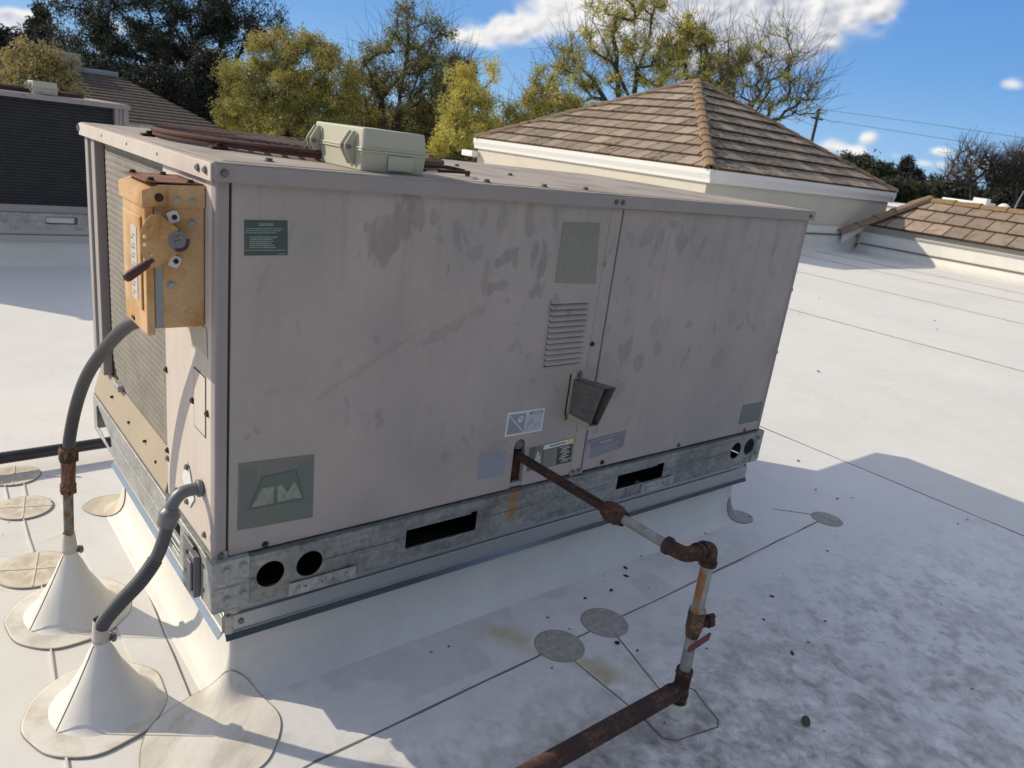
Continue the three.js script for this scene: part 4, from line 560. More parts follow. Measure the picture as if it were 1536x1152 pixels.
{ const t = thing('conduit', 'grey curved conduit on a rusty coupling rising from the rear cone', 'conduit', [C1[0], .2, C1[1]]), [x, z] = C1, zz = z + .02;
  part(t, 'pipe', lathe(V(x, .235, z), V(-.203, .42, zz), [[0, .0130], [.187, .0130]], 20), std({ map: galvRust, color: col(.55, .52, .44), roughness: .7 }));
  const cp = part(t, 'coupling', lathe(V(-.203, .395, zz), V(-.199, .55, zz + .02), [[0, .0165], [.006, .0205], [.012, .0185], [.026, .0205], [.032, .0185], [.034, .0175], [.10, .0185], [.102, .020], [.108, .0225], [.134, .0235], [.140, .0215], [.146, .0185]], 22), std({ map: rustTex([.08, .035, .02], [.17, .085, .045], [.27, .16, .09], 31), roughness: .8 }));
  part(cp, 'compression_nut', [cyl(V(-.200, .50, zz + .0145), V(-.1995, .53, zz + .018), .0255, .0255, 6), cyl(V(-.203, .396, zz), V(-.2025, .415, zz), .0215, .0215, 6)], M.rust);
  part(t, 'hose', tube([[-.1995, .52, zz + .016], [-.197, .56, zz + .025], [-.182, .645, -.545], [-.163, .755, -.485], [-.135, .862, -.385], [-.108, .946, -.275], [-.082, .985, -.20], [-.07, 1.01, -.16]], .0155, 70, 18), M.hose);
}
{ const t = thing('flexible_hose', 'dark ribbed flexible conduit with a cast elbow entering the unit side', 'conduit', [C2[0], .2, C2[1]]), [x, z] = C2;
  const pts = [[x, .225, z], [x + .012, .262, z + .018], [-.178, .318, -.115], [-.138, .382, -.088], [-.105, .440, -.080], [-.085, .495, -.082], [-.076, .528, -.085]], c = curve(pts);
  part(t, 'hose', new THREE.TubeGeometry(c, 80, .0150, 18), M.flex);
  const rings = [], R = rng(3); for (let k = 0; k < 40; k++) { const u = .03 + k * .0172, p = c.getPointAt(u), d = c.getTangentAt(u), g = new THREE.TorusGeometry(.0148, .0032, 6, 18); g.applyQuaternion(new THREE.Quaternion().setFromUnitVectors(V(0, 0, 1), d)); rings.push(g.translate(p.x, p.y, p.z)); }
  part(t, 'rib', rings, M.flex);
  const el = part(t, 'elbow', [tube([[-.074, .538, -.086], [-.066, .565, -.088], [-.045, .588, -.089], [-.004, .592, -.089]], .0150, 30, 18), lathe(V(-.002, .592, -.089), V(-1, .592, -.089), [[0, .0205], [.007, .0215], [.010, .020], [.011, .015]], 24)], M.greyCast);
  part(el, 'compression_nut', [lathe(V(-.083, .510, -.085), V(-.066, .565, -.088), [[0, .0185], [.003, .0215], [.020, .0225], [.026, .0245], [.034, .0245], [.040, .020], [.046, .017]], 10)], M.greyCast);
}
// ------------------------------------------------------------------ gas line
{ const lat = (a, b, p, n) => lathe(a, b, p.map(([t, r]) => [t, r * .82]), n), t = thing('gas_pipe', 'rusty gas pipe from the unit slot down through a riser valve to the roof', 'pipe', [1.05, 0, .64]);
  const s0 = V(.914, .552, -.045), u0 = V(.9185, .551, .395), e0 = V(.924, .549, .60);
  part(t, 'rusty_pipe', metreUV(cyl(s0, u0, .0142, .0142, 20)), std({ map: rustBrown, color: col(.75, .7, .7), roughness: .85 }));
  const un = part(t, 'union', metreUV(lat(V(.9183, .551, .368), V(.9196, .5505, .46), [[0, .0225], [.004, .0275], [.014, .0285], [.018, .0285]], 20)), M.rust);
  part(un, 'union_nut', [metreUV(cyl(V(.9187, .551, .386), V(.9193, .5508, .418), .0290, .0290, 8)), metreUV(lat(V(.9193, .5508, .418), V(.92, .5505, .46), [[0, .035], [.008, .030], [.010, .0275], [.022, .0265], [.024, .021]], 16))], M.rust);
  part(t, 'galvanised_pipe', metreUV(cyl(V(.9195, .5505, .43), e0, .0132, .0132, 20)), M.galvPipe);
  const bend = (pts, r, bands) => [metreUV(tube(pts, r, 26, 18)), ...bands.map(([a, b]) => metreUV(lat(a, b, [[0, r / .82], [.001, (r + .0035) / .82], [.011, (r + .004) / .82], [.013, (r + .001) / .82]], 20)))];
  part(t, 'elbow', bend([[.9236, .549, .585], [.9245, .549, .612], [.934, .547, .634], [.957, .545, .641], [.985, .543, .640]], .0198, [[V(.9236, .549, .582), V(.9245, .549, .612)], [V(.987, .543, .640), V(.957, .545, .641)]]), M.rust);
  part(t, 'nipple', metreUV(cyl(V(.98, .543, .640), V(1.012, .540, .639), .0138, .0138, 20)), M.galvPipe);
  part(t, 'elbow', bend([[1.002, .541, .6395], [1.022, .539, .639], [1.036, .530, .638], [1.0405, .512, .638], [1.0405, .490, .638]], .0205, [[V(1.0, .541, .6395), V(1.03, .5395, .639)], [V(1.0405, .488, .638), V(1.0405, .52, .638)]]), M.rust);
  part(t, 'riser', metreUV(cyl(V(1.0405, .495, .638), V(1.044, .345, .638), .0165, .0165, 20)), M.galvRust);
  const va = part(t, 'valve', [metreUV(lat(V(1.0445, .350, .638), V(1.047, .2, .638), [[0, .021], [.002, .0275], [.016, .0285], [.018, .0245], [.030, .0275], [.058, .0275], [.070, .0235], [.082, .0225], [.084, .0205]], 18)), metreUV(cyl(V(1.0445, .347, .638), V(1.0448, .327, .638), .0255, .0255, 6))], M.brass);
  part(va, 'rust_ring', metreUV(lat(V(1.0442, .358, .638), V(1.0446, .33, .638), [[0, .0212], [.002, .0245], [.010, .0255], [.013, .021]], 18)), M.galvRust);
  part(va, 'valve_stem', [cyl(V(1.05, .300, .640), V(1.092, .303, .648), .012, .012, 12), metreUV(cyl(V(1.088, .303, .647), V(1.102, .304, .65), .0185, .0185, 7)), cyl(V(1.088, .318, .648), V(1.106, .318, .652), .008)], M.rust);
  part(va, 'valve_lever', (() => { const g = plateZ((() => { const h = new THREE.Shape(); h.moveTo(1.078, .287); h.lineTo(1.074, .267); h.lineTo(1.0, .256); h.quadraticCurveTo(.986, .258, .988, .268); h.quadraticCurveTo(.990, .276, 1.004, .277); h.closePath(); return h; })(), .674, .006, .0012); return g; })(), M.redLever);
  part(t, 'galvanised_pipe', metreUV(cyl(V(1.0465, .270, .638), V(1.050, .135, .638), .0160, .0160, 20)), M.galvPipe);
  part(t, 'tee', [metreUV(lat(V(1.0495, .160, .638), V(1.0535, .03, .638), [[0, .0225], [.002, .028], [.016, .029], [.019, .0265], [.075, .0265], [.078, .029], [.092, .028], [.094, .022], [.115, .0205], [.12, .018]], 20)), metreUV(lat(V(1.05, .098, .638), V(.97, .098, .641), [[0, .0265], [.034, .0265], [.036, .0305], [.052, .031], [.054, .026]], 20))], M.rust);
  part(t, 'thread_seal', metreUV(lat(V(.997, .098, .640), V(.97, .098, .641), [[0, .0255], [.001, .029], [.006, .028], [.008, .0245]], 18)), M.caulk);
  part(t, 'run_pipe', metreUV(cyl(V(1.0, .098, .640), V(-1.6, .098, .655), .0245, .0245, 24)), M.rustPipe);
  part(t, 'pvc_cap', [metreUV(lat(V(1.055, 0, .638), V(1.055, 1, .638), [[.001, .026], [.004, .0275], [.026, .0285], [.030, .031], [.046, .0315], [.048, .030], [.049, .024], [.040, .0225]], 22)), metreUV(new THREE.TorusGeometry(.025, .004, 6, 18).rotateX(Math.PI / 2).scale(1, .8, 1).translate(1.055, .048, .638))], M.pvc);
}
// ------------------------------------------------------------------ grey case on top of the unit
function hingedCase(label, group) {
  const t = thing('plastic_case', label, 'case', [.427, YT + .0015, -.175], group), y = YT + .0015, x0 = .339, x1 = .521, z0 = -.312, z1 = -.036;
  const body = (a, b, tp, n, inset) => { const pts = [], q = .012; const s = new THREE.Shape(), w = x1 - x0 - 2 * inset, d = z1 - z0 - 2 * inset; s.moveTo(q, 0); s.lineTo(w - q, 0); s.quadraticCurveTo(w, 0, w, q); s.lineTo(w, d - q); s.quadraticCurveTo(w, d, w - q, d); s.lineTo(q, d); s.quadraticCurveTo(0, d, 0, d - q); s.lineTo(0, q); s.quadraticCurveTo(0, 0, q, 0); const g = new THREE.ExtrudeGeometry(s, { depth: b - a - .008, bevelEnabled: true, bevelSize: .004, bevelOffset: -.004, bevelThickness: .004, bevelSegments: 3, curveSegments: 8 }); g.rotateX(-Math.PI / 2).translate(x0 + inset, y + a + .004, z1 - inset); const p = g.attributes.position, cx = (x0 + x1) / 2, cz = (z0 + z1) / 2; for (let i = 0; i < p.count; i++) { const f = tp > 0 ? (p.getY(i) - y - a) / (b - a) : 1 - (p.getY(i) - y - a) / (b - a), k = 1 - Math.abs(tp) * f; p.setX(i, cx + (p.getX(i) - cx) * k); p.setZ(i, cz + (p.getZ(i) - cz) * k); } g.computeVertexNormals(); return part(t, n, metreUV(g), M.box); };
  const base = body(0, .056, -.03, 'case_base', .003), lid = body(.0575, .112, .05, 'case_lid', .003);
  part(t, 'case_rim', [box(x0 - .0005, x1 + .0005, y + .0515, y + .0572, z0 - .0005, z1 + .0005, .002), box(x0 - .0005, x1 + .0005, y + .0578, y + .0635, z0 - .0005, z1 + .0005, .002)], M.box);
  for (const zc of [-.088, -.272]) for (const dz of [-.011, .011]) {      // pairs of chevron hinge ribs
    const hr = part(t, 'hinge_rib', plateZ(shapeOf([[x0 + .004, y + .100], [x0 - .004, y + .101], [x0 - .024, y + .064], [x0 - .024, y + .054], [x0 - .003, y + .014], [x0 + .004, y + .014]]), zc + dz + .0022, .0044, .001), M.box);
    part(hr, 'hinge_pin', cyl(V(x0 - .014, y + .0585, zc + dz - .004), V(x0 - .014, y + .0585, zc + dz + .0055), .006, .006, 12), M.screw);
  }
  part(t, 'front_plate', box(.410, .478, y + .008, y + .047, z1 - .004, z1 + .0022, .002), M.box);
  part(t, 'clasp', [box(x1 - .001, x1 + .012, y + .045, y + .072, -.12, -.085, .003), cyl(V(x1 + .006, y + .058, -.128), V(x1 + .006, y + .058, -.078), .004)], M.screw);
  return t;
}
const case0 = hingedCase('olive grey plastic case with chevron hinges on top of the nearest unit', 'plastic cases left on the units'); case0.scale.y = .86;
// ------------------------------------------------------------------ black pipe and roof litter
{ const t = thing('black_pipe', 'black plastic pipe lying on the white roof behind the conduit', 'pipe', [-.5, 0, -1.79]);
  part(t, 'pipe', cyl(V(-6, .062, -1.40), V(1.9, .062, -1.742), .023, .023, 18), std({ color: col(.022, .022, .024), roughness: .35 }));
  part(t, 'printing', cyl(V(-.26, .0622, -1.6487), V(-.21, .0622, -1.6508), .0232, .0232, 18, false), std({ color: col(.03, .03, .032), roughness: .5 })); for (const x of [-1.2, .35]) part(t, 'support_block', box(x - .05, x + .05, .0005, .038, -1.608 - (x + 1.2) * .0433 - .06, -1.608 - (x + 1.2) * .0433 + .06, .006), M.dark); }
{ const R = rng(12), g = []; const spots = [[1.98, -.02], [2.02, .0], [1.62, .0], [1.5, .03], [1.38, .03], [1.03, .12], [1.22, .10], [1.34, .11], [1.46, .07], [2.28, -.20], [2.60, -.28], [2.66, -.25], [2.35, .0], [2.95, -.02], [3.22, -.28], [2.96, .09], [3.05, .12], [1.86, .43], [2.05, .36], [1.70, .5], [1.14, .33], [1.62, .66], [1.36, .86], [1.9, .62], [2.4, .35]];
  for (let i = 0; i < 105; i++) spots.push(i < 45 ? [R() * 3.3 + .1, R() * 2 + .05] : i < 60 ? [-.6 + R() * .55, -1.5 + R() * 1.7] : [3.6 + R() * 12, -6 + R() * 8]);
  spots.forEach(([x, z], i) => { const r = (i < 25 ? .0035 + .005 * R() : .0018 + .0035 * R() * R()) * (x > 5 ? 4 : 1), q = new THREE.IcosahedronGeometry(r, 0); q.scale(1 + R(), .3, .6 + .6 * R()).rotateY(R() * 6).translate(x, .006, z); g.push(q); });
  single('debris', 'dark bits of bark and leaf litter scattered on the white roof', 'debris', g, std({ color: col(.028, .026, .024), roughness: .9 }), null, 'stuff'); }
{ const g = new THREE.IcosahedronGeometry(.018, 2).scale(1.3, .3, .7), p = g.attributes.position; for (let i = 0; i < p.count; i++) p.setY(i, p.getY(i) + .25 * (p.getX(i) ** 2) / .018 - .002); g.computeVertexNormals();
  single('dry_leaf', 'curled brown leaf on the scuffed roof near the lower right edge', 'leaf', g.scale(1, .5, 1).rotateY(.5).translate(1.363, .009, .86), std({ color: col(.07, .06, .045), roughness: .9 })); }
// ------------------------------------------------------------------ the other unit, behind on the left
{ const t = thing('rooftop_unit', 'dark rooftop air conditioner in shade behind on the left, its coil facing us', 'air conditioner', [.04, .30, -6.28], 'rooftop air conditioners'), x0 = -1.09, x1 = 1.165, zf = -5.66, zb = -6.9;
  part(t, 'cabinet', [box(x0 + .02, x1 - .01, .44, 1.31, zb, zf - .04), box(x0 + .04, x1 - .04, .31, .44, zb + .03, zf - .03)], M.paint);
  part(t, 'top_cover', [box(x0 - .01, x1 + .012, 1.312, 1.352, zb - .01, zf + .012, .006)], M.top); part(t, 'top_skirt', box(x0 - .01, x1 + .013, 1.314, 1.3485, zf + .0105, zf + .0145, .0015), M.paint);
  for (const x of [.42, .82]) part(t, 'screw_hole', cyl(V(x, 1.332, zf + .0146), V(x, 1.332, zf + .0155), .005, .005, 8), M.dark);
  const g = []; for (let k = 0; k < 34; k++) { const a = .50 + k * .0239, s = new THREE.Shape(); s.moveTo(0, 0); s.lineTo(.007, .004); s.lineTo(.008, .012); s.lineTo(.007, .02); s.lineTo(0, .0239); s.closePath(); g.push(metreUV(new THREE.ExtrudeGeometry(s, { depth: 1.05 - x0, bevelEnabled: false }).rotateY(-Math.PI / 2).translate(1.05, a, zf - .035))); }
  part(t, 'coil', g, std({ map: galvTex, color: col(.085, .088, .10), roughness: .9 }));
  part(t, 'post', [box(1.06, 1.09, .437, 1.3135, zf - .03, zf + .0, .003), box(1.093, 1.120, .437, 1.3135, zf - .03, zf - .006, .003), box(1.123, x1, .437, 1.3135, zf - .03, zf + .001, .003)], M.paint);
  part(t, 'ledge', box(x0, 1.06, .437, .497, zf - .03, zf - .004, .003), M.paint);
  const s = shapeOf(rect(x0 - .005, x1 + .008, .305, .4365)); s.holes.push(rectHole(.51, .745, .35, .41, .006)); const r = part(t, 'base_rail', plateZ(s, zf + .012, .006, .001), M.galv); part(r, 'rail_rib', [box(x0, .5, .37, .378, zf + .0118, zf + .015, .0015), box(.76, x1, .37, .378, zf + .0118, zf + .015, .0015)], M.galv); part(r, 'light_bar', box(.515, .725, .358, .402, zf - .022, zf - .012), M.whitePaint);
  const c = thing('roof_curb', 'white membrane curb under the shaded rear unit', 'curb', [.04, 0, -6.28]);
  part(c, 'membrane_wrap', wrapUV(curbShell(x0 + .05, x1 - .02, zb + .05, zf - .06, COVE)), M.wrap); part(c, 'metal_edge', [box(x0 + .03, x1, .262, .304, zf - .06, zf - .04), box(x0 + .03, x1, .205, .25, zf - .06, zf - .028)], M.strip); part(c, 'curb_top', box(x0 + .06, x1 - .03, .284, .3045, zb + .06, zf - .061), M.dark);
  const fan = part(t, 'fan_grille', [lathe(V(.5, 1.353, -6.25), V(.5, 2, -6.25), [[0, .44], [.03, .44], [.032, .43], [.001, .43]], 48), ...Array.from({ length: 40 }, (_, k) => { const a = k / 40 * 6.2832; return cyl(V(.5 + Math.cos(a) * .1, 1.39, -6.25 + Math.sin(a) * .1), V(.5 + Math.cos(a) * .44, 1.384, -6.25 + Math.sin(a) * .44), .005, .005, 5); })], M.rust);
  const k = case0.clone(); k.name = numbered('plastic_case'); k.position.set(.575, 1.3535, -5.85); scene.add(k); tag(k, 'small grey case on top of the shaded rear unit', 'case', 'plastic cases left on the units');
}
// ------------------------------------------------------------------ tiled roofs
function tileSlope(parent, A, B, TA, TB, courses, tw, first, stuff, mats = M.tile) {   // eave A-B, upper edge TA-TB; tiles laid in courses with half-bond
  const e = V().subVectors(B, A), len = e.length(); e.normalize(); const mid = V().addVectors(TA, TB).multiplyScalar(.5), up0 = V().subVectors(mid, A), up = up0.clone().addScaledVector(e, -up0.dot(e)), H = up.length(); up.normalize(); const n = V().crossVectors(e, up).normalize(); if (n.y < 0) n.negate();
  const ta = V().subVectors(TA, A).dot(e), tb = V().subVectors(TB, A).dot(e), R = rng(first), out = [];
  const L = (t) => ta * t, Rr = (t) => mix(len, tb, t), pt = (s, t, h) => A.clone().addScaledVector(e, s).addScaledVector(up, t * H).addScaledVector(n, h);
  for (let i = 0; i < courses; i++) { const t0 = i / courses, t1 = (i + 1.12) / courses, off = (i % 2 ? .5 : 0) * tw;
    for (let s = -off; s < len; s += tw) { const t1c = Math.min(t1, 1), a0 = Math.max(s + .013, L(t0)), b0 = Math.min(s + tw - .013, Rr(t0)), a1 = Math.max(s + .011, L(t1c)), b1 = Math.min(s + tw - .011, Rr(t1c)); if (b0 - a0 < .05) continue; const A1 = Math.min(a1, Math.max(b1, a0)), B1 = Math.max(b1, A1 + .004); if (b1 - a1 < -.3) continue;
      const j = (R() - .5) * .006, hl = .062 + j, th = .034, o = -.010 / H; const q = [pt(a0, t0 + o, hl), pt(b0, t0 + o, hl), pt(B1, t1c, .012), pt(A1, t1c, .012), pt(a0, t0 + o, hl - th), pt(b0, t0 + o, hl - th), pt(B1, t1c, -.004), pt(A1, t1c, -.004)];
      const P = [], f = (...k) => { for (const i of [0, 1, 2, 0, 2, 3]) P.push(q[k[i]].x, q[k[i]].y, q[k[i]].z); }; f(0, 1, 2, 3); f(4, 5, 1, 0); f(5, 6, 2, 1); f(7, 4, 0, 3); f(7, 6, 5, 4);
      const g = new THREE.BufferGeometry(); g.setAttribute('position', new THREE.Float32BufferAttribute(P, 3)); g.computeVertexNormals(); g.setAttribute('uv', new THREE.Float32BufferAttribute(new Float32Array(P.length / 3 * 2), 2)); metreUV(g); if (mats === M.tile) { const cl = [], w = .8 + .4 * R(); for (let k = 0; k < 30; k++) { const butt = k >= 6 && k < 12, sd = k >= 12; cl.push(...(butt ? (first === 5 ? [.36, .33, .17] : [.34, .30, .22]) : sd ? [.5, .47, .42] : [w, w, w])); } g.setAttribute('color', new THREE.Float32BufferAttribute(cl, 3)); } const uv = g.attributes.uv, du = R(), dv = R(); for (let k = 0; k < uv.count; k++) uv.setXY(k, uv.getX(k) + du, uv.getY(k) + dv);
      if (stuff) out.push(g); else part(parent, 'tile', g, R() < (first === 5 ? .55 : .07) ? M.mossShadeTile : mats[(R() * mats.length) | 0]);  // front slope gets far more dark tiles, to paint in its shade
    } }
  if (stuff) { const p = part(parent, 'tiles', out, mats[1]); p.userData.kind = 'stuff'; }
}
function capRow(parent, A, B, n, r = .12, name = 'ridge_tile', flip = 1) {    // overlapping angled cap tiles from A (lower) to B
  const d = V().subVectors(B, A), len = d.length() / n; d.normalize(); const side = V().crossVectors(d, V(0, 1, 0)).normalize(), up = V().crossVectors(side, d).normalize(), m = new THREE.Matrix4().makeBasis(d, up, side);
  const arc = (R, y) => [[-R, -R * .55 + y], [-R * .72, -R * .10 + y], [-R * .3, R * .10 + y], [R * .3, R * .10 + y], [R * .72, -R * .10 + y], [R, -R * .55 + y]];
  const R = rng(n * 7 + 1); for (let k = 0; k < n; k++) { const o = arc(r, 0), inn = arc(r * .86, -.018).reverse(), P = [], w = 1 + (R() - .5) * .03;
    const sec = [...o, ...inn], N = sec.length, pos = []; for (const [x, s, lift] of [[0, 1.06, .035], [len * 1.12, .94, .012]]) for (const [z, y] of sec) pos.push(V(x, y * s + lift, z * s * w)); const f = (a, b, c) => P.push(pos[a].x, pos[a].y, pos[a].z, pos[b].x, pos[b].y, pos[b].z, pos[c].x, pos[c].y, pos[c].z);
    for (let i = 0; i < N; i++) { const j = (i + 1) % N; f(i, j, N + j); f(i, N + j, N + i); } for (const b of [0, N]) for (let i = 0; i < 5; i++) { f(b + i, b + i + 1, b + N - 2 - i); f(b + i, b + N - 2 - i, b + N - 1 - i); }
    const g = new THREE.BufferGeometry(); g.setAttribute('position', new THREE.Float32BufferAttribute(P, 3)); g.applyMatrix4(m); const p = A.clone().addScaledVector(d, k * len + (R() - .5) * .01); g.translate(p.x, p.y, p.z); g.computeVertexNormals(); g.setAttribute('uv', new THREE.Float32BufferAttribute(new Float32Array(P.length / 3 * 2), 2)); part(parent, name, metreUV(g), M.capTile); }
}
const tri = (...v) => { const g = new THREE.BufferGeometry(), P = []; v.forEach((p) => P.push(p.x, p.y, p.z)); g.setAttribute('position', new THREE.Float32BufferAttribute(P, 3)); g.computeVertexNormals(); g.setAttribute('uv', new THREE.Float32BufferAttribute(new Float32Array(v.length * 2), 2)); return metreUV(g); };
const quadG = (a, b, c, d) => tri(a, b, c, a, c, d);
{ // square pavilion with a pyramid roof
  const t = thing('roof_pavilion', 'square cream pavilion with a brown tiled pyramid roof rising from the flat roof', 'building', [14.8, 0, -10.9]), x0 = 11.21, x1 = 18.36, z1 = -7.27, z0 = -14.36, ye = 1.42, o = .09;
  part(t, 'wall', box(x0, x1, -.3, 1.2, z0, z1), M.stucco);
  // white gutter fascia on the four sides
  const pr = [[0, 1.19], [.055, 1.19], [.062, 1.25], [.10, 1.34], [.105, 1.425], [.075, 1.43], [0, 1.43]];
  const gut = (a, b, len) => new THREE.ExtrudeGeometry(shapeOf(pr), { depth: len, bevelEnabled: false });
  part(t, 'gutter', [metreUV(gut(0, 0, z1 - z0 + .2).rotateY(Math.PI).translate(x0, 0, z1 + .1)), metreUV(gut(0, 0, x1 - x0 - .004).rotateY(-Math.PI / 2).translate(x1 + .0, 0, z1)), metreUV(gut(0, 0, z1 - z0 + .2).translate(x1, 0, z0 - .1))], M.white);
  part(t, 'base_flashing', [wrapUV(curbShell(x0 - .03, x1 + .03, z0 - .03, z1 + .03, [[0, .55], [.012, .55], [.012, .42], [.03, .41], [.03, .12], [.06, .06], [.14, .01], [.15, 0]]))], M.wrap);
  part(t, 'flashing_bar', [box(x0 - .04, x1 + .04, .35, .39, z1 + .06, z1 + .075), box(x0 - .075, x0 - .06, .35, .39, z0, z1 + .06)], M.seam);
  const A = V(x0 - o, ye, z1 + o), B = V(x1 + o, ye, z1 + o), C = V(x1 + o, ye, z0 - o), D = V(x0 - o, ye, z0 - o), T = V((x0 + x1) / 2, 3.34, (z0 + z1) / 2);
  const r = part(t, 'roof', [tri(A, B, T), tri(B, C, T), tri(C, D, T), tri(D, A, T)], M.under);
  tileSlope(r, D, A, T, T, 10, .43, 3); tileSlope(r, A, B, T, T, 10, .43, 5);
  tileSlope(r, B, C, T, T, 10, .43, 6, true); tileSlope(r, C, D, T, T, 10, .43, 7, true);
  const up = V(0, .05, 0); for (const p of [A, B, D, C]) capRow(r, p.clone().add(up), T.clone().add(up), 14, .125, 'hip_tile');
  part(t, 'downspout_head', box(x0 - .22, x0 - .02, .98, 1.12, -14.75, -14.3, .01), M.white);
}
{ // low tiled roof along the right edge of the flat roof
  const t = thing('low_tiled_roof', 'low sunlit tiled hip roof with a cream fascia and white flashing at the right edge', 'building', [18.4, 0, -4]), xe = 17.1, xr = 18.36, ye = .64, yr = 1.36;
  part(t, 'fascia', [box(xe + .06, xe + .2, .50, .70, -7.06, 4), box(xe + .06, 21, .2, .70, -7.2, -7.065)], M.stucco);
  part(t, 'base_flashing', [wrapUV(curbShell(xe + .0, 21, -7.1, 5, [[0, .50], [.012, .498], [.02, .20], [.05, .10], [.12, .03], [.26, .008], [.27, 0]]))], std({ map: wrapTex, color: col(1, 1, 1), roughness: .55 }));
  part(t, 'metal_edge', [box(xe - .03, xe + .06, .485, .52, -7.1, 4)], M.strip); part(t, 'flashing_bar', [box(xe - .045, xe - .02, .205, .235, -7.06, 4)], M.seam);
  const A = V(xe - .05, ye, -7.0), B = V(xe - .05, ye, 3), TB = V(xr, yr, 3), TA = V(xr, yr, -6.32), X = V(xr + 1.3, ye, 3), Y = V(xr + 1.3, ye, -7.0);
  const r = part(t, 'roof', [quadG(A, B, TB, TA), quadG(TA, TB, X, Y), tri(A, TA, Y)], M.under);
  tileSlope(r, A, B, TA, TB, 3, .42, 9); tileSlope(r, X, Y, TB, TA, 3, .42, 10, true);
  capRow(r, V(16.2, .44, -7.2), V(xr - .05, yr + .06, -6.36), 5, .14, 'hip_tile'); capRow(r, V(xr, yr + .02, 3), V(xr, yr + .03, -6.3), 17, .15, 'ridge_tile');
  part(t, 'rake_board', [quadG(V(16.3, .20, -7.1), V(17.1, .5, -7.08), V(17.1, .70, -7.08), V(16.3, .42, -7.16))], M.whitePaint);
}
{ // wide shaded tiled roof far behind on the left
  const t = thing('tiled_house', 'long building with a brown shingled hip roof in shade behind the rear unit', 'building', [2, -4.6, -36]), ze = -33, zr = -38.4, x0 = -16, x1 = 11.4, ye = .30, yr = 2.0;
  part(t, 'wall', box(x0, 16.4, -4.6, .0, -45, ze - .3), M.stucco); part(t, 'fascia', box(x0, 16.6, -.15, .36, ze - .3, ze - .2), M.whitePaint); part(t, 'fascia_bracket', box(7.95, 8.5, -.1, .33, ze - .198, ze - .15), M.white);
  const A = V(x0, ye, ze), B = V(x1 + .1, ye, ze), TB = V(8.45, yr, zr), TA = V(x0, yr, zr), C = V(x1 + .1, ye, -44), TC = V(x0, ye, -44);
  const r = part(t, 'roof', [quadG(A, B, TB, TA), tri(B, C, TB), quadG(C, TC, TA, TB)], M.under);
  const n = 15, up = V().subVectors(TA, A).divideScalar(n); for (let k = 0; k < n; k++) { const w0 = mix(B.x, TB.x, k / n), w1 = mix(B.x, TB.x, (k + 1) / n), a = A.clone().addScaledVector(up, k), b = a.clone().addScaledVector(up, 1.06); const y = .075; part(r, 'shingle_course', [quadG(V(x0, a.y + y, a.z), V(w0, a.y + y, a.z), V(w1, b.y + .02, b.z), V(x0, b.y + .02, b.z)), quadG(V(x0, a.y + .0, a.z), V(w0, a.y + .0, a.z), V(w0, a.y + y, a.z), V(x0, a.y + y, a.z))], M.shingle); }
  part(t, 'ridge_cap', box(x0, 8.4, yr - .02, yr + .2, zr - .25, zr + .2, .05), std({ color: col(.22, .25, .28), roughness: .6 })); part(t, 'roof_vent', box(5.7, 6.9, yr + .1, yr + .72, zr - .6, zr + .3, .04), std({ color: col(.25, .28, .31), roughness: .6 }));
}
{ // another flat roof beyond the low roof, with its vents
  const t = thing('distant_flat_roof', 'pale flat roof beyond the low tiled ridge at the right', 'building', [34, -4.6, -8]); part(t, 'wall', box(27.5, 40, -4.6, .95, -14, 3), M.stucco); part(t, 'parapet', box(27.4, 40.1, .95, 1.0, -14.1, 3.1), M.whitePaint);
  const p0 = at(1420, 296, 31), p1 = at(1487, 308, 29.5); const v = thing('roof_duct', 'long low white duct just above the tiled ridge', 'duct', [30, 1, -9]); part(v, 'duct', (() => { const d = V().subVectors(p1, p0), g = new RoundedBoxGeometry(d.length(), .22, .6, 2, .03); g.rotateY(-Math.atan2(d.z, d.x)); const m = p0.clone().add(p1).multiplyScalar(.5); return metreUV(g.translate(m.x, m.y - .08, m.z)); })(), M.white); { const q = at(1474, 304, 29.2); part(v, 'duct_end', box(q.x - .2, q.x + .2, q.y - .2, q.y + .16, q.z - .3, q.z + .2, .02), M.white); part(v, 'stand', [box(q.x - .1, q.x + .1, .9, q.y - .1, q.z - .1, q.z + .1), box(p0.x - .1, p0.x + .1, .9, p0.y - .1, p0.z - .1, p0.z + .1)], M.white); }
  const c = at(1506, 310, 29); const d = thing('roof_vent', 'round white dome vent beyond the tiled ridge', 'vent', [c.x, 1, c.z]); part(d, 'pipe', cyl(V(c.x, .9, c.z), V(c.x, c.y, c.z), .12, .12, 14), M.white); part(d, 'vent_cap', lathe(V(c.x, c.y - .12, c.z), V(c.x, 9, c.z), [[0, .2], [.10, .24], [.14, .2], [.22, .1], [.24, 0]], 20), M.white);
}
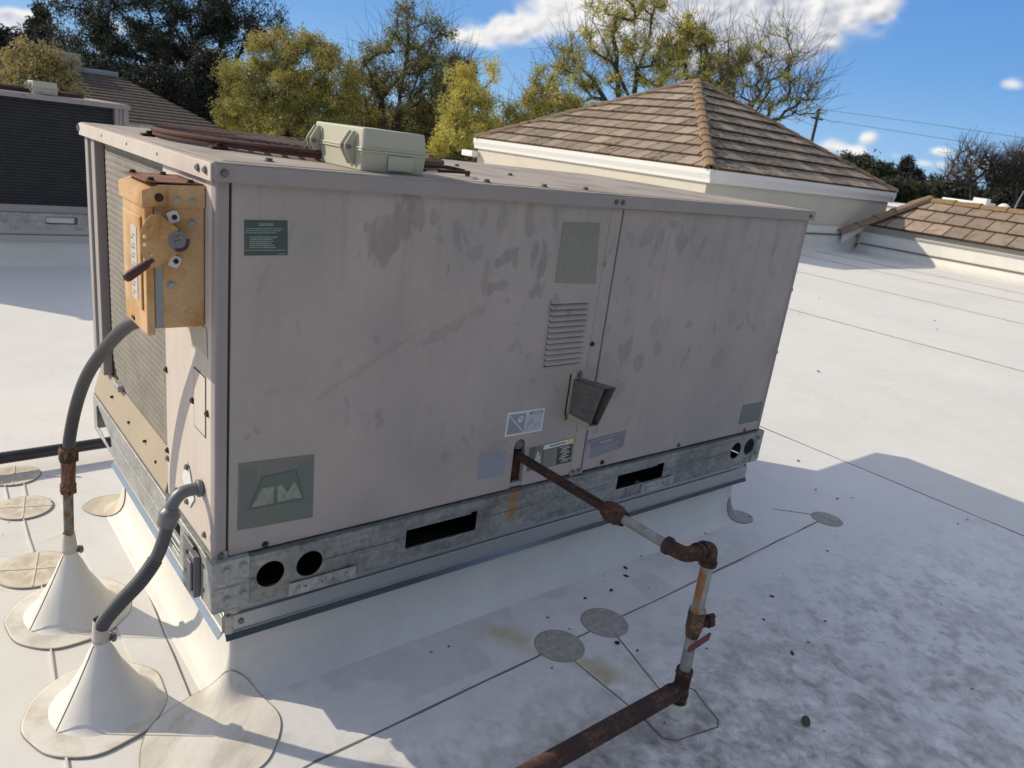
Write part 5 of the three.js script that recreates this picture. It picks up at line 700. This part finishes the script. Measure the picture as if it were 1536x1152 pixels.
// ------------------------------------------------------------------ pole and wires
{ const a = at(1229, 163, 68), b = at(1214, 214, 68), d = V().subVectors(b, a), foot = a.clone().addScaledVector(d, (a.y + 4.6) / (a.y - b.y)); foot.x = a.x + (b.x - a.x) * .5; foot.z = a.z + (b.z - a.z) * .5;
  const p = thing('utility_pole', 'dark wooden utility pole with a short crossarm beside the bare tree', 'utility pole', [a.x, -4.6, a.z]); part(p, 'pole', cyl(V(a.x, -4.6, a.z), a, .17, .13, 12), std({ color: col(.055, .05, .048), roughness: .9 })); const q = at(1221, 177, 68); part(p, 'crossarm', box(a.x - .9, a.x + .9, q.y - .07, q.y + .09, a.z - .08, a.z + .08), std({ color: col(.05, .047, .045), roughness: .9 }));
  const wm = std({ color: col(.10, .12, .15), roughness: .8 }); single('power_line', 'thin power line crossing the sky at the right, the upper one', 'cable', tube([at(1246, 166, 68).toArray(), at(1380, 184, 62).toArray(), at(1545, 208, 56).toArray(), at(1750, 236, 50).toArray()], .017, 40, 5), wm, null);
  single('power_line', 'thin power line crossing the sky at the right, the lower one', 'cable', tube([[q.x, q.y, q.z], at(1340, 196, 62).toArray(), at(1459, 215, 57).toArray(), at(1560, 230, 53).toArray(), at(1750, 256, 48).toArray()], .02, 40, 5), wm, null);
  const l0 = at(1522, 314, 40), l1 = at(1536, 287, 40); const lp = thing('lamp_post', 'grey lamp post at the right edge beyond the tiled ridge', 'lamp post', [l0.x, -4.6, l0.z]); part(lp, 'post', cyl(V(l0.x, -4.6, l0.z), V(l0.x, l0.y, l0.z), .07, .06, 10), M.greyCast); part(lp, 'arm', tube([[l0.x, l0.y, l0.z], [mix(l0.x, l1.x, .3), mix(l0.y, l1.y, .4), l0.z], l1.toArray()], .05, 16, 8), M.greyCast); }
// ------------------------------------------------------------------ trees: branches grown towards targets in lobes, leaves in clumps
const barkTex = dataTex(256, 256, (u, v) => { const a = fbm(u * 16, v * 4, 4, 3, 16, 4), b = fbm(u * 60, v * 40, 2, 8, 60, 40), g = .6 + .5 * a + .3 * (b - .5); return [.058 * g, .048 * g, .040 * g]; }, { rx: 1, ry: .5 });
M.bark = std({ map: barkTex, roughness: .95 }); M.barkBrown = std({ map: barkTex, color: col(1.7, 1.55, 1.4), roughness: .95 }); M.barkPale = std({ map: barkTex, color: col(2.4, 2.3, 2.3).clone(), roughness: .95 });
const leafMats = {}; const leafMat = (c, tr = .35) => (leafMats[c + tr] ??= new THREE.MeshPhysicalMaterial({ color: col(1, 1, 1), roughness: .75, transmission: tr, thickness: 0, side: THREE.DoubleSide }));
function sprig(seed, n, size) { const R = rng(seed), g = []; for (let i = 0; i < n; i++) { const w = size * (.35 + .3 * R()), l = size * (.7 + .6 * R()), q = new THREE.BufferGeometry(), b = (R() - .5) * l * .4; q.setAttribute('position', new THREE.Float32BufferAttribute([0, 0, 0, w / 2, b, l * .5, 0, b * .4, l, 0, 0, 0, 0, b * .4, l, -w / 2, b, l * .5], 3)); q.setAttribute('uv', new THREE.Float32BufferAttribute(new Float32Array(12), 2)); q.computeVertexNormals(); q.rotateX((R() - .5) * 3).rotateY(R() * 6.283).rotateZ((R() - .5) * 2); const d = V(R() - .5, R() - .5, R() - .5).normalize().multiplyScalar(size * 1.5 * Math.cbrt(R())); g.push(q.translate(d.x, d.y, d.z)); } return merge(g); }
const SPRIGS = [sprig(1, 8, 1), sprig(2, 8, 1), sprig(3, 8, 1)];
function tree(o) {
  const R = rng(o.seed), D = o.depth, k = D / FPX, t = thing(o.name, o.label, 'tree', [0, 0, 0], o.group), root = at(o.foot, 200, D); root.y = -4.6; t.position.copy(root);
  const lobes = o.lobes.map(([x, y, rx, ry, z = 0]) => ({ c: at(x, y, D + z), rx: rx * k, ry: (ry ?? rx) * k })), tot = lobes.reduce((s, l) => s + (l.rx * l.ry) ** .9, 0), T = [];
  for (const l of lobes) { const n = Math.max(3, Math.round(o.targets * (l.rx * l.ry) ** .9 / tot)); for (let i = 0; i < n; i++) { const d = V(R() - .5, R() - .5, R() - .5).normalize().multiplyScalar((o.hollow ?? .35) + (1 - (o.hollow ?? .35)) * Math.cbrt(R())); T.push(V(l.c.x + d.x * l.rx, l.c.y + d.y * l.ry, l.c.z + d.z * l.rx * .85)); } }
  const N = [], add = (p, par) => { N.push({ p, par, w: 0 }); return N.length - 1; };
  let cur = -1; const crownC = lobes.reduce((s, l) => s.add(l.c), V()).divideScalar(lobes.length), stems = o.stems ?? [[o.foot, o.fork ?? 180]];
  const rootI = add(root, -1); for (const pts of (o.trunks ?? [[[o.foot, 12 + o.lobes.reduce((s, l) => s + l[1], 0) / o.lobes.length]]])) { let par = rootI; for (const [x, y, z = 0] of pts) { const e = at(x, y, D + z), s = N[par].p, n = Math.max(1, Math.ceil(s.distanceTo(e) / (.035 * D))); for (let i = 1; i <= n; i++) { const q = s.clone().lerp(e, i / n); if (i < n) q.add(V((R() - .5), (R() - .5) * .3, (R() - .5)).multiplyScalar(.006 * D)); par = add(q, par); } } }
  const base = N[Math.min(N.length - 1, 3)].p; T.sort((a, b) => a.distanceTo(crownC.clone().setY(crownC.y - 3)) - b.distanceTo(crownC.clone().setY(crownC.y - 3)));
  const ends = [], seg = (o.seg ?? .018) * D;
  for (const q of T) { let bi = 0, bd = 1e9; for (let i = 1; i < N.length; i++) { const p = N[i].p, d = p.distanceTo(q) + (p.y > q.y ? (p.y - q.y) * 1.2 : 0) + (i < 3 ? 2 : 0); if (d < bd) { bd = d; bi = i; } }
    let par = bi; const s = N[bi].p, L = s.distanceTo(q), n = Math.max(1, Math.round(L / seg)), bow = V(R() - .5, .6 * R(), R() - .5).multiplyScalar(L * .22); for (let i = 1; i <= n; i++) { const f = i / n, p = s.clone().lerp(q, f).addScaledVector(bow, Math.sin(Math.PI * f)); if (i < n) p.add(V(R() - .5, R() - .5, R() - .5).multiplyScalar(seg * .3)); par = add(p, par); } ends.push(par); }
  for (const e of ends) for (let i = e; i >= 0; i = N[i].par) N[i].w++;
  const rad = (i) => Math.min((o.maxR ?? .011) * D, (o.twig ?? .0004) * D * Math.max(1, N[i].w) ** (o.pow ?? .52)), big = [], small = [];
  for (let i = 1; i < N.length; i++) { const a = N[N[i].par].p, b = N[i].p; if (a.distanceTo(b) < 1e-4) continue; const r1 = rad(i), r0 = Math.max(r1, Math.min(rad(N[i].par), r1 * 1.5)); (N[i].w > 6 ? big : small).push(cyl(a, b, r0, r1, N[i].w > 6 ? 7 : 4, false)); }
  if (o.twigs) for (const e of ends) for (let j = 0; j < o.twigs; j++) { const b = N[e].p, a = N[N[e].par].p, d = V().subVectors(b, a).normalize().add(V(R() - .5, R() - .25, R() - .5).multiplyScalar(1.7)).normalize(), m = a.clone().lerp(b, R()), c = m.clone().addScaledVector(d, seg * (.8 + 1.2 * R())), c2 = c.clone().addScaledVector(d.add(V(R() - .5, R() - .3, R() - .5)).normalize(), seg * (.6 + R())); small.push(cyl(m, c, .0003 * D, .00024 * D, 3, false), cyl(c, c2, .00024 * D, .00014 * D, 3, false)); }
  if (big.length) part(t, 'trunk', merge(big), o.bark ?? M.bark); if (small.length) { const p = part(t, 'branches', merge(small), o.bark ?? M.bark); p.userData.kind = 'stuff'; }
  if (o.leaves) { const per = Math.max(1, Math.round(o.leaves / ends.length)), mats = [[], [], []], cs = o.colours, size = (o.leaf ?? .0042) * D, spread = (o.clump ?? .02) * D;
    for (const e of ends) { if (o.bareShare && R() < o.bareShare) continue; const p0 = N[e].p, cc = cs[(R() * cs.length) | 0], br = .8 + .4 * R(), sp = spread * (.6 + .8 * R()), nn = Math.round(per * (.5 + R())); for (let i = 0; i < nn; i++) { const q = p0.clone(); if (R() < .35) q.lerp(N[N[e].par].p, R() * 1.5); const d = V(R() - .5, (R() - .5) * .8, R() - .5).normalize().multiplyScalar(sp * Math.pow(R(), .5)); q.add(d); const m = new THREE.Matrix4().compose(q.sub(root), new THREE.Quaternion().setFromEuler(new THREE.Euler(R() * 6, R() * 6, R() * 6)), V(1, 1, 1).multiplyScalar(size * (.6 + .8 * R()))); mats[(R() * 3) | 0].push([m, cc.map((v) => v * br * (.82 + .36 * R()))]); } }
    mats.forEach((l, i) => { if (!l.length) return; const im = new THREE.InstancedMesh(SPRIGS[i], leafMat('l', o.tr ?? .35), l.length); l.forEach(([m, c], j) => { im.setMatrixAt(j, m); im.setColorAt(j, col(...c)); }); im.name = 'crown'; im.castShadow = im.receiveShadow = true; im.userData.kind = 'stuff'; t.add(im); }); }
  return t;
}
const OAK = [[.035, .044, .014], [.045, .052, .016], [.028, .036, .014], [.060, .062, .018]], GOLD = [[.42, .37, .085], [.48, .41, .095], [.34, .31, .075], [.38, .37, .085]], YEL = [[.66, .58, .13], [.60, .54, .11], [.50, .46, .11], [.70, .62, .18]], OLV = [[.22, .20, .07], [.26, .23, .075], [.16, .155, .055]], DARK = [[.022, .03, .016], [.03, .036, .018], [.018, .024, .014]];
tree({ name: 'oak_tree', label: 'huge dark oak with spreading limbs behind the shaded roof on the left', seed: 1, depth: 46, foot: 300, trunks: [[[300, 200], [290, 150], [250, 105], [190, 80]], [[300, 150], [325, 90], [335, 40]], [[290, 150], [340, 120], [370, 50]], [[295, 170], [230, 140], [150, 110]]], lobes: [[120, 40, 55, 45], [185, 20, 60, 60], [250, 40, 60, 50], [300, 0, 65, 60], [365, 10, 60, 55], [395, 45, 32, 32], [150, 85, 60, 32], [215, 90, 50, 35], [270, 110, 45, 40], [300, 150, 40, 40], [240, 140, 55, 28], [330, 70, 30, 60], [100, 90, 30, 20]], targets: 380, leaves: 14500, leaf: .0027, clump: .015, colours: OAK, maxR: .012, twigs: 1, twig: .0005 });
tree({ name: 'dark_tree', label: 'black green foliage mass under the oak beside the golden tree', seed: 21, depth: 44, foot: 310, lobes: [[300, 150, 28, 45], [270, 140, 40, 26], [320, 130, 20, 60], [240, 128, 40, 20], [205, 122, 45, 16], [160, 112, 40, 18]], targets: 150, leaves: 9000, leaf: .0034, clump: .02, colours: DARK, hollow: .1, tr: .15 });
tree({ name: 'conifer_tree', label: 'tall dark conifer at the upper left', seed: 2, depth: 60, foot: 62, lobes: [[62, 22, 7, 14], [58, 48, 14, 18], [50, 75, 24, 24], [72, 85, 24, 26], [40, 100, 26, 20]], targets: 130, leaves: 6000, leaf: .0032, clump: .009, colours: DARK, hollow: .1, tr: .15, trunks: [[[62, 100], [62, 16]]] });
tree({ name: 'conifer_tree', label: 'dark tree cut off by the left edge of the picture', seed: 3, depth: 60, foot: 2, lobes: [[2, 70, 14, 26], [-10, 90, 26, 26], [14, 95, 18, 14]], targets: 80, leaves: 3600, leaf: .0034, clump: .011, colours: DARK, hollow: .1, tr: .15 });
tree({ name: 'golden_bush_tree', label: 'small sparse golden tree just behind the rear unit', seed: 4, depth: 29, foot: 60, lobes: [[35, 100, 28, 26], [60, 90, 30, 22], [90, 105, 30, 18], [20, 120, 22, 20], [110, 138, 14, 8], [70, 120, 40, 16]], targets: 90, leaves: 1100, leaf: .0042, clump: .012, bareShare: .1, colours: [[.46, .37, .13], [.52, .42, .16], [.36, .31, .12]], hollow: .1, trunks: [[[60, 170], [50, 130]], [[60, 170], [85, 135]]], twigs: 1 });
tree({ name: 'golden_tree', label: 'dense round golden green tree left of the grey case', seed: 5, depth: 36, foot: 430, lobes: [[400, 82, 36, 26], [442, 66, 22, 20], [462, 98, 40, 40], [508, 112, 34, 44], [378, 122, 42, 30], [430, 140, 50, 36], [495, 168, 42, 34], [372, 176, 44, 26], [430, 196, 60, 24], [345, 104, 18, 16], [345, 160, 18, 24], [500, 66, 7, 24], [470, 58, 10, 16], [415, 56, 10, 10]], targets: 240, leaves: 10500, leaf: .0027, clump: .0135, colours: GOLD, hollow: .45, maxR: .010 });
tree({ name: 'sparse_tree', label: 'tall thin sparsely leaved tree right of the dense golden one', seed: 6, depth: 39, foot: 585, lobes: [[560, 95, 30, 36], [605, 55, 26, 42], [640, 65, 28, 46], [590, 115, 50, 36], [650, 110, 24, 30], [545, 140, 36, 36], [620, 150, 48, 28], [612, 20, 10, 20], [668, 50, 14, 10], [530, 105, 8, 30], [580, 185, 60, 22]], targets: 210, leaves: 3600, leaf: .0028, clump: .012, colours: [...GOLD, ...OLV], trunks: [[[580, 200], [570, 140], [545, 90]], [[590, 200], [600, 140], [612, 70], [610, 20]], [[595, 190], [625, 120], [650, 60]]], twigs: 2, hollow: .15, maxR: .006 });
tree({ name: 'olive_bush_tree', label: 'low olive shrub filling the gap under the sparse tree', seed: 16, depth: 42, foot: 600, lobes: [[545, 190, 40, 30], [600, 200, 50, 24], [650, 180, 36, 34], [640, 215, 50, 24]], targets: 160, leaves: 7000, leaf: .0036, clump: .017, colours: OLV, hollow: .2 });
tree({ name: 'yellow_tree', label: 'narrow upright yellow tree between the case and the pavilion', seed: 7, depth: 34, foot: 700, lobes: [[700, 120, 22, 24], [690, 155, 30, 34], [715, 165, 28, 36], [700, 205, 40, 30], [725, 195, 22, 36], [680, 190, 20, 30], [738, 110, 5, 22], [665, 215, 18, 16]], targets: 150, leaves: 4600, leaf: .0027, clump: .011, colours: YEL, hollow: .35, trunks: [[[700, 220], [700, 130]]] });
tree({ name: 'olive_tree', label: 'small dark green tree top just behind the upright yellow tree', seed: 17, depth: 45, foot: 695, lobes: [[692, 110, 22, 24], [670, 135, 20, 20]], targets: 80, leaves: 1800, leaf: .0032, clump: .010, colours: OLV, twigs: 2 });
tree({ name: 'yellow_bush_tree', label: 'bushy yellow green tree behind the left corner of the tiled pyramid roof', seed: 8, depth: 35, foot: 800, lobes: [[785, 170, 28, 26], [815, 150, 30, 24], [845, 165, 32, 30], [760, 190, 20, 16], [805, 190, 40, 20], [815, 120, 14, 20], [880, 175, 26, 20]], targets: 150, leaves: 3200, leaf: .0027, clump: .011, colours: YEL.concat(GOLD), hollow: .3, twigs: 1 });
tree({ name: 'tall_tree', label: 'tall open tree with yellow leaf tufts behind the tiled pyramid roof', seed: 9, depth: 40, foot: 930, lobes: [[905, 25, 32, 28], [945, 10, 30, 26], [985, 15, 26, 26], [880, 60, 26, 22], [925, 70, 32, 26], [965, 75, 30, 26], [840, 85, 26, 26], [870, 110, 36, 26], [920, 120, 36, 22], [975, 115, 32, 22], [850, 140, 30, 20], [1000, 90, 26, 24]], targets: 200, leaves: 3300, leaf: .0027, clump: .009, bareShare: .1, colours: YEL, trunks: [[[935, 190], [925, 110], [918, 50], [930, 0]], [[945, 190], [955, 110], [975, 50], [985, 0]], [[925, 180], [890, 120], [850, 80]], [[950, 160], [905, 60], [888, 30]]], twigs: 2, hollow: .2, maxR: .0055 });
tree({ name: 'golden_tree', label: 'golden tufted tree top right above the peak of the pyramid roof', seed: 10, depth: 43, foot: 1030, lobes: [[1020, 55, 34, 24], [1050, 75, 34, 28], [1000, 90, 26, 22], [1075, 105, 36, 26], [1040, 40, 24, 16], [1105, 90, 24, 18], [1065, 130, 40, 20], [1015, 120, 30, 20]], targets: 150, leaves: 3000, leaf: .0027, clump: .009, bareShare: .1, colours: GOLD.concat(YEL), trunks: [[[1035, 180], [1030, 110], [1020, 60]], [[1040, 180], [1065, 110], [1085, 80]]], twigs: 2, hollow: .2, maxR: .005 });
tree({ name: 'bare_tree', label: 'mostly bare spreading tree with a few yellow tufts above the roof hip', seed: 11, depth: 41, foot: 1120, lobes: [[1130, 85, 26, 30], [1165, 55, 26, 20], [1170, 95, 34, 30], [1200, 110, 34, 34], [1150, 140, 44, 30], [1190, 160, 36, 24], [1215, 145, 20, 26], [1100, 120, 30, 30], [1125, 165, 40, 20], [1090, 60, 12, 26], [1225, 165, 12, 8]], targets: 190, leaves: 1300, leaf: .0026, clump: .008, bareShare: .5, colours: YEL, trunks: [[[1110, 190], [1140, 140], [1160, 80], [1172, 45]], [[1115, 190], [1155, 135], [1210, 110]], [[1105, 190], [1100, 130], [1092, 60]]], twigs: 3, hollow: .1, maxR: .005, twig: .00030, bark: M.barkBrown });
tree({ name: 'round_tree', label: 'dark rounded tree on the horizon right of the pavilion', seed: 12, depth: 85, foot: 1290, lobes: [[1275, 246, 18, 10], [1300, 248, 24, 12], [1320, 260, 18, 14], [1290, 262, 40, 14]], targets: 90, leaves: 3600, leaf: .0030, clump: .007, colours: [[.04, .05, .016], [.05, .056, .018]], hollow: .2, tr: .15 });
tree({ name: 'conifer_tree', label: 'small dark conifer on the horizon above the low tiled roof', seed: 13, depth: 90, foot: 1360, lobes: [[1360, 246, 4, 7], [1360, 256, 8, 9], [1356, 268, 14, 10], [1374, 262, 5, 6], [1344, 266, 6, 8], [1362, 280, 22, 10]], targets: 90, leaves: 3000, leaf: .0030, clump: .0045, colours: DARK, hollow: .1, tr: .15, trunks: [[[1360, 280], [1361, 240]]] });
tree({ name: 'hedge_tree', label: 'olive shrub at the foot of the horizon conifer', seed: 18, depth: 70, foot: 1350, lobes: [[1345, 284, 24, 12], [1370, 288, 22, 10], [1320, 284, 20, 12]], targets: 60, leaves: 2200, leaf: .0032, clump: .007, colours: [[.06, .06, .02], [.05, .05, .02]], hollow: .2, tr: .15 });
for (const [i, foot, label, lobes] of [[0, 1456, 'bare grey tree on the horizon, the largest of three', [[1455, 240, 26, 18], [1440, 255, 28, 16], [1470, 258, 26, 18], [1456, 225, 16, 10], [1430, 268, 20, 10], [1480, 240, 12, 10]]], [1, 1490, 'thin bare tree between two others on the horizon', [[1492, 262, 14, 18], [1488, 248, 10, 12], [1500, 275, 14, 14]]], [2, 1524, 'bare tree at the right edge on the horizon', [[1524, 245, 18, 16], [1515, 262, 18, 16], [1536, 255, 18, 20], [1528, 232, 12, 8]]]])
  tree({ name: 'bare_tree', label, seed: 30 + i, depth: 72, foot, lobes, targets: 150, leaves: 0, bark: M.barkBrown, twigs: 3, hollow: .1, maxR: .0017, twig: .0003, seg: .01, trunks: [[[foot, 300], [foot, lobes[0][1] + 12]]], group: 'bare trees on the horizon' });
{ // the continuous dark wood along the horizon
  const R = rng(40), o = []; for (let i = 0; i < 5200; i++) { const x = 1240 + R() * 420, top = 281 + 6 * Math.sin(x / 23) + 5 * Math.sin(x / 9 + 1) - (x > 1518 ? 22 : 0) - (x > 1400 ? 4 : 0) + (x - 1400) * .03, y = top + Math.pow(R(), 1.4) * 60, D = 96 + R() * 12; o.push([at(x, y, D), .5 * (.6 + .8 * R())]); }
  for (let i = 0; i < 3600; i++) { const x = -160 + R() * 1340, D = 62 + R() * 30, hz = 95 + (x / 1536) * 200, y = hz - 14 * fbm(x / 40, 1, 3, 9) + R() * 70; o.push([at(x, y, D), .55 * (.6 + .8 * R())]); }
  const im = new THREE.InstancedMesh(SPRIGS[0], leafMat('w', .1), o.length); o.forEach(([p, s], i) => { im.setMatrixAt(i, new THREE.Matrix4().compose(p, new THREE.Quaternion().setFromEuler(new THREE.Euler(R() * 6, R() * 6, R() * 6)), V(s, s, s))); const c = DARK[i % 3], q = .8 + .5 * R(); im.setColorAt(i, col(c[0] * q, c[1] * q, c[2] * q)); }); im.name = 'woods'; tag(im, 'dark continuous wood along the horizon behind the roofs', 'woods', null, 'stuff'); im.castShadow = true; scene.add(im);
}
// trees behind the photographer: they stand in the mirror of the panel's plate and close off the low sky there
const behind = (label, seed, x, z, h, r) => { const R = rng(seed), t = thing('broad_tree', label, 'tree', [x, -4.6, z], 'trees behind the camera'), im = new THREE.InstancedMesh(SPRIGS[seed % 3], leafMat('l', .2), 2600), L = []; part(t, 'trunk', cyl(V(x, -4.6, z), V(x, h * .4, z), .35, .2, 10), M.bark); for (let i = 0; i < 14; i++) L.push([V(R() - .5, R() * .8 - .35, R() - .5).multiplyScalar(1.5), .35 + .35 * R()]);
  for (let i = 0; i < 2600; i++) { const [c, q] = L[i % 14], d = V(R() - .5, R() - .5, R() - .5).normalize().multiplyScalar(q * Math.cbrt(R())).add(c), k = DARK[i % 3].map((v, j) => mix(v, OAK[i % 4][j], .6) * (.8 + .5 * R())); im.setMatrixAt(i, new THREE.Matrix4().compose(V(d.x * r, 4.6 + h * .55 + d.y * h * .42, d.z * r), new THREE.Quaternion().setFromEuler(new THREE.Euler(R() * 6, R() * 6, R() * 6)), V(1, 1, 1).multiplyScalar(.34 * (.6 + .8 * R())))); im.setColorAt(i, col(...k)); } im.name = 'crown'; im.userData.kind = 'stuff'; t.add(im); };
behind('broad dark tree standing behind the camera to the left', 51, -8, 17, 11, 5); behind('broad dark tree standing right behind the camera', 52, 1, 19, 12, 5.5); behind('broad dark tree standing behind the camera to the right', 53, 10, 18, 11, 5.5); behind('broad dark tree standing far right behind the camera', 54, 20, 17, 12, 6);
scene.traverse((o) => { if (o.isMesh) o.castShadow = o.receiveShadow = true; });
renderer.render(scene, camera);
